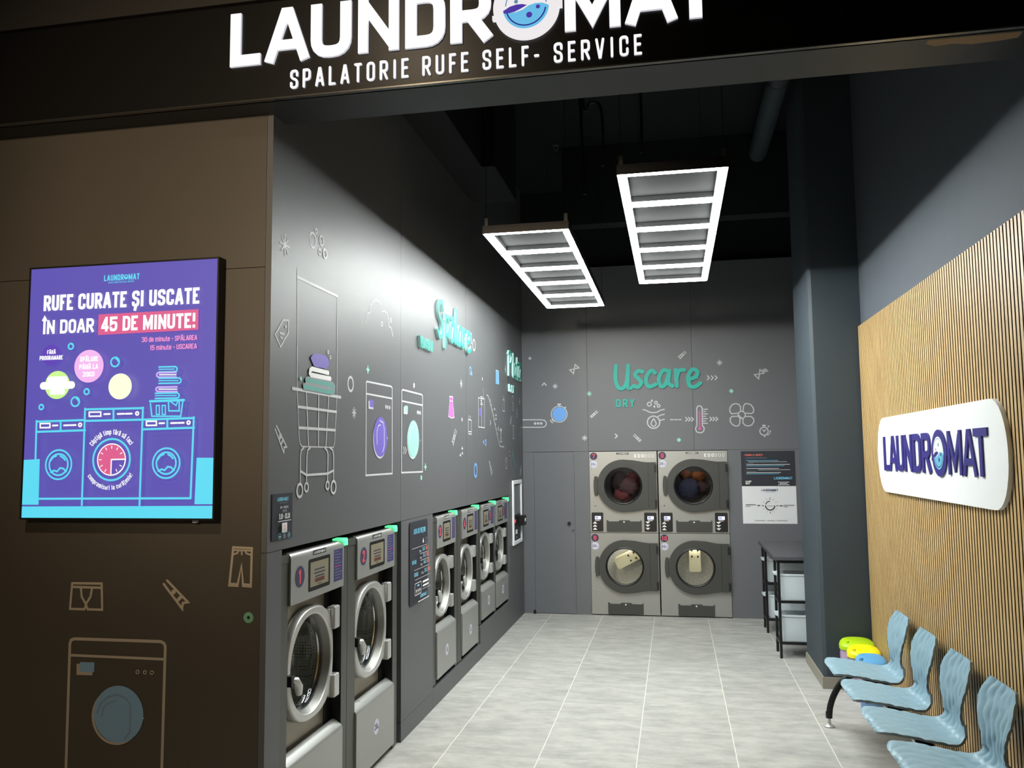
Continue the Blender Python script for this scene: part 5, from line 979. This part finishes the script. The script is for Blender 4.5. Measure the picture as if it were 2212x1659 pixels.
s.text('FREE',-.256,-.155,-.215,.016,PR['bright'],.22); s.text('WIFI',-.256,-.18,-.21,.022,PR['bright'],.24)
for r in(.008,.016,.024): s.stroke([(-.206+r*math.cos(a),-.162+r*math.sin(a)) for a in [PI*.25+PI*.5*i/6 for i in range(7)]],.005,PR['bright'])
for i in range(3): s.stroke([(.12,-.155-i*.0155),(.225-.02*(i==1),-.155-i*.0155)],.006,PR['bright']); s.disc(.11+.02*(i==1),-.155-i*.0155,.006,PR['bright'],12)
s.build('print',t,loc=(0,-.0045,0),smooth=0)
t=wall_thing('notice_board','B',1.052,1.281,'white notice with a clock dial drawing above the laundry table','sign')
s=Sheet(); s.rect(-.298,-.213,.298,.213,PR['panel'],.004); s.build('board',t,smooth=0)
s=Sheet(); logo_text(s,-.085,.155,.1,.026,PR['darkblue'],PR['black']); s.stroke([(-.05,.146),(.07,.146)],.003,PR['sky'])
cx,cz=.005,-.008
s.stroke([(cx+.05*math.cos(a),cz+.05*math.sin(a)) for a in [PI+PI*i/16 for i in range(17)]],.011,PR['black']); s.stroke([(cx+.05*math.cos(a),cz+.05*math.sin(a)) for a in [PI*.5+PI*.42*i/10 for i in range(11)]],.009,PR['darkblue'])
for i in range(12):
    a=PI*i/6; k=.006 if i%3==0 else .0035; s.stroke([(cx+.068*math.cos(a),cz+.068*math.sin(a)),(cx+.09*math.cos(a),cz+.09*math.sin(a))],k,PR['black' if i%3==0 else 'grey'])
s.stroke([(cx-.035,cz-.002),(cx+.035,cz-.002)],.004,PR['grey'])
for a,b,z,k in((-.265,-.15,.004,'ink'),(-.265,-.215,-.015,'grey'),(.155,.27,-.002,'grey'),(.155,.195,-.02,'grey')): s.stroke([(a,z),(b,z)],.006,PR[k])
s.stroke([(-.135,-.006),(-.105,-.006)],.008,PR['black']); s.stroke([(.11,-.008),(.14,-.008)],.008,PR['black'])
for a,b in((-.17,-.06),(-.03,.045),(.075,.19)): s.stroke([(a,-.175),(b,-.175)],.005,PR['lgrey'])
s.build('print',t,loc=(0,-.0045,0),smooth=0)
# ------------------------------------------------------------------ laundry table, racks and bins
TT=mat('table_top',(76,76,80),.5,noise=.05,nscale=30)
m=MB(); m.box((.875,8.14,.885),(1.50,9.62,.917),TT); tag(m.build('table_top',smooth=0,bevel=.002),'dark grey worktop lying on the two black racks behind the column','worktop')
def rack(y0,y1,label):
    t=empty('bin_rack',(.9,y0,0),0,label,'rack','black bin racks under the worktop'); D=y1-y0; W=.58; r=.024
    for x in(0,W-r):
        for y in(0,D-r): MB().box((x,y,0),(x+r,y+r,.8845),BLK).build('leg',t,smooth=0,bevel=.002)
    for z in(.125,.495,.858):
        for a,b in(((r,.0,z),(W-r,r,z+r)),((r,D-r,z),(W-r,D,z+r)),((0,r,z),(r,D-r,z+r)),((W-r,r,z),(W,D-r,z+r))): 
            MB().box(a,b,BLK).build('rail',t,smooth=0)
    return t
rack(8.165,8.47,'black metal bin rack nearest the column'); rack(9.29,9.60,'black metal bin rack against the back wall')
BINM=mat('bin_white',(212,222,228),.42)
def bin_mesh():
    m=MB(); W,D,H=.44,.246,.236
    def loop(k,z,r): 
        return [(p[0],p[1],z) for p in rrect(.0+(1-k)*W*.5,.0+(1-k)*D*.5,W-(1-k)*W*.5,D-(1-k)*D*.5,r,5)]
    Ls=[loop(.86,0.006,.035),loop(.88,0,.03),loop(.98,H-.02,.05),loop(1.03,H-.016,.055),loop(1.03,H,.055),loop(.97,H,.05),loop(.95,H-.02,.048),loop(.86,.012,.035)]
    Ls=[loop(.80,.0,.02)]+Ls[1:]
    n=len(Ls[0]); V=[p for L_ in Ls for p in L_]; F=[(i*n+j,i*n+(j+1)%n,(i+1)*n+(j+1)%n,(i+1)*n+j) for i in range(len(Ls)-1) for j in range(n)]
    F.append(tuple(range(n-1,-1,-1))); F.append(tuple((len(Ls)-1)*n+j for j in range(n))); m.mesh(V,F,BINM)
    return m
b0=None
for y,z,label in((8.196,.5195,'white bin on the upper shelf of the rack nearest the column'),(8.196,.1495,'white bin on the lower shelf of the rack nearest the column'),(9.323,.5195,'white bin on the upper shelf of the rack against the back wall'),(9.323,.1495,'white bin on the lower shelf of the rack against the back wall')):
    if b0 is None:
        b0=o=empty('storage_bin'); bin_mesh().build('tub',b0,smooth=50)
        m=MB(); m.prism([(-.034,.222),(-.012,.214),(-.004,.236),(-.03,.240)],.04,.206,BINM,'xz'); m.build('lip_handle',b0,smooth=0,bevel=.003)
    else: o=copy_tree(b0)
    o.location=(.915,y,z); tag(o,label,'bin','white storage bins in the racks')
# ------------------------------------------------------------------ waiting bench
SEAT=mat('seat_blue',(140,170,184),.42); SEATB=mat('seat_underside',(124,138,142),.6)
def seat_mesh():
    prof=crom([(.962,.448,.165),(.975,.459,.205),(1.01,.464,.228),(1.10,.456,.236),(1.20,.440,.238),(1.28,.427,.236),(1.33,.424,.226),(1.365,.440,.200),(1.384,.480,.160),(1.385,.535,.140),(1.383,.59,.160),(1.390,.65,.193),(1.404,.71,.204),(1.424,.765,.185),(1.441,.805,.150)],7)
    n=len(prof); K=48; m=MB(); V=[]; acc=0; S=[0]
    for i in range(1,n): acc+=math.hypot(prof[i][0]-prof[i-1][0],prof[i][1]-prof[i-1][1]); S.append(acc)
    top=[];bot=[]
    for i,(x,z,hw) in enumerate(prof):
        a=prof[max(i-1,0)];b=prof[min(i+1,n-1)]; tx,tz=b[0]-a[0],b[1]-a[1]; l=math.hypot(tx,tz); nx,nz=-tz/l,tx/l
        for k in range(K+1):
            u=-1+2*k/K; s_=S[i]; hh=hw*(1+.014*math.sin(s_*58))
            ph=u*3+.16*math.sin(s_*58); q=abs(math.sin(PI*ph)); d=.0098*(q**.6-.6)+.0036*abs(math.sin(s_*29+ph*1.1))
            curl=.018*u*u*(1 if z>.5 else .35)
            e=max(0,abs(u)-.93)/.07; d=d*(1-.5*e)
            top.append((x+nx*(d+curl),u*hh,z+nz*(d+curl))); bot.append((x+nx*(curl-.013),u*hh*.985,z+nz*(curl-.013)))
    W=K+1; F=[(i*W+k,(i+1)*W+k,(i+1)*W+k+1,i*W+k+1) for i in range(n-1) for k in range(K)]
    m.mesh(top,[f[::-1] for f in F],SEAT); m.mesh(bot,F,SEATB)
    N=len(top); rim=[k for k in range(W)]+[i*W+K for i in range(1,n)]+[(n-1)*W+k for k in range(K-1,-1,-1)]+[i*W for i in range(n-2,0,-1)]
    V=[top[i] for i in rim]+[bot[i] for i in rim]; q=len(rim); m.mesh(V,[(i,(i+1)%q,q+(i+1)%q,q+i) for i in range(q)],SEATB)
    return m
bench=empty('waiting_bench',(0,5.09,0),0,'four light blue quilted seats on one black beam along the oak slats','bench')
first=None; YS_=[5.946,5.376,4.806,4.236]
for y in YS_:
    if first is None:
        o=seat_mesh().build('seat',bench,loc=(0,y-5.09,0),smooth=60); first=o
        m=MB(); m.box((1.06,-.025,.398),(1.345,.025,.412),BLK); m.box((1.17,-.06,.375),(1.29,.06,.4),BLK); m.build('seat_bracket',o,smooth=0,bevel=.003)
    else:
        o=copy_tree(first,bench); o.location=(0,y-5.09,0)
m=MB(); m.box((1.20,-1.4,.325),(1.26,1.18,.375),BLK); m.build('beam',bench,smooth=0,bevel=.004)
m=MB(); m.box((1.195,-1.4,.34),(1.1995,1.18,.36),CHROME); o=m.build('beam_strip',bench,smooth=0); o['label']='thin bright strip along the beam'
for y in(6.205,3.95):
    m=MB(); m.tube(crom([(.990,y-5.09,.075),(1.0,y-5.09,.14),(1.03,y-5.09,.22),(1.08,y-5.09,.30),(1.15,y-5.09,.35),(1.23,y-5.09,.362),(1.31,y-5.09,.345),(1.37,y-5.09,.28),(1.41,y-5.09,.18),(1.425,y-5.09,.075)],5),.021,BLK,12)
    lg=m.build('leg_arch',bench)
    for x in(.989,1.426):
        m=MB(); m.lathe([(.022,.06),(.022,.10)],(x,y-5.09,0),BLKP,axis='z',n=20); m.lathe([(.011,.02),(.011,.062)],(x,y-5.09,0),SILV,axis='z',n=16); m.lathe([(0,.024),(.012,.022),(.034,.008),(.036,0),(0,0)],(x,y-5.09,0),SILV,axis='z',n=24); m.build('foot',lg)
# ------------------------------------------------------------------ waste bins behind the bench
BAG=glassy('bag_film',(.93,.78,.92),rough=.15)
def bag_mat():
    m=bpy.data.materials.new('pink_bag'); m.use_nodes=True; nt=m.node_tree; b=nt.nodes['Principled BSDF']
    b.inputs['Base Color'].default_value=lin((206,178,214))+(1,); b.inputs['Roughness'].default_value=.25; b.inputs['Alpha'].default_value=.72; return m
BAGM=bag_mat()
def waste_bin(x,y,lidc,bodyc,nm,label,H=.385,r=(.125,.088)):
    t=empty('waste_bin',(x,y,0),0,label,'waste bin','lidded waste bins by the column')
    bm_=mat('bin_'+nm,bodyc,.45); lm=mat('lid_'+nm,lidc,.35)
    def loop(k,z,wob=0,ph=0):
        return [((r[0]*k)*math.copysign(abs(math.cos(a))**.8,math.cos(a))*(1+wob*math.sin(9*a+ph)),(r[1]*k)*math.copysign(abs(math.sin(a))**.8,math.sin(a))*(1+wob*math.sin(7*a+ph*2)),z) for a in [2*PI*i/40 for i in range(40)]]
    def loft(Ls,m_,cap0,cap1):
        m=MB(); n=40; V=[p for L_ in Ls for p in L_]; F=[(i*n+j,i*n+(j+1)%n,(i+1)*n+(j+1)%n,(i+1)*n+j) for i in range(len(Ls)-1) for j in range(n)]
        if cap0: F.append(tuple(range(n-1,-1,-1)))
        if cap1: F.append(tuple((len(Ls)-1)*n+j for j in range(n)))
        m.mesh(V,F,m_); return m
    loft([loop(.78,0),loop(.8,.005),loop(.92,H-.06)],bm_,1,1).build('body',t,smooth=50)
    loft([loop(.98,H-.055),loop(1.0,H-.10,.02,1),loop(.99,H-.16,.04,2),loop(1.0,H-.22,.05,3),loop(.97,H-.25,.06,4)],BAGM,0,0).build('bag',t,smooth=60)
    sl=lambda L_,k:[(p[0],p[1],p[2]+k*(p[1]/r[1])) for p in L_]
    l=loft([loop(.96,H-.058),sl(loop(1.04,H-.056),0),sl(loop(1.05,H-.028),.008),sl(loop(1.0,H-.012),.015),sl(loop(.9,H),.022),sl(loop(.5,H+.01),.012),loop(.05,H+.012)],lm,1,1).build('lid',t,smooth=50)
    m=MB(); m.lathe([(0,.024),(.012,.022),(.016,.012),(.016,0)],(-.075,-.03,H-.014),lm,axis='z',n=20); m.build('lid_button',l)
    return t
waste_bin(1.357,7.08,(176,214,20),(206,190,214),'lilac','waste bin with a lime green lid against the column',H=.395)
waste_bin(1.366,6.885,(246,236,20),(214,176,206),'rose','waste bin with a yellow lid, middle of the three by the column',H=.38,r=(.115,.086))
waste_bin(1.378,6.70,(96,166,220),(124,164,214),'blue','waste bin with a light blue lid under the first seat',H=.355,r=(.104,.084))
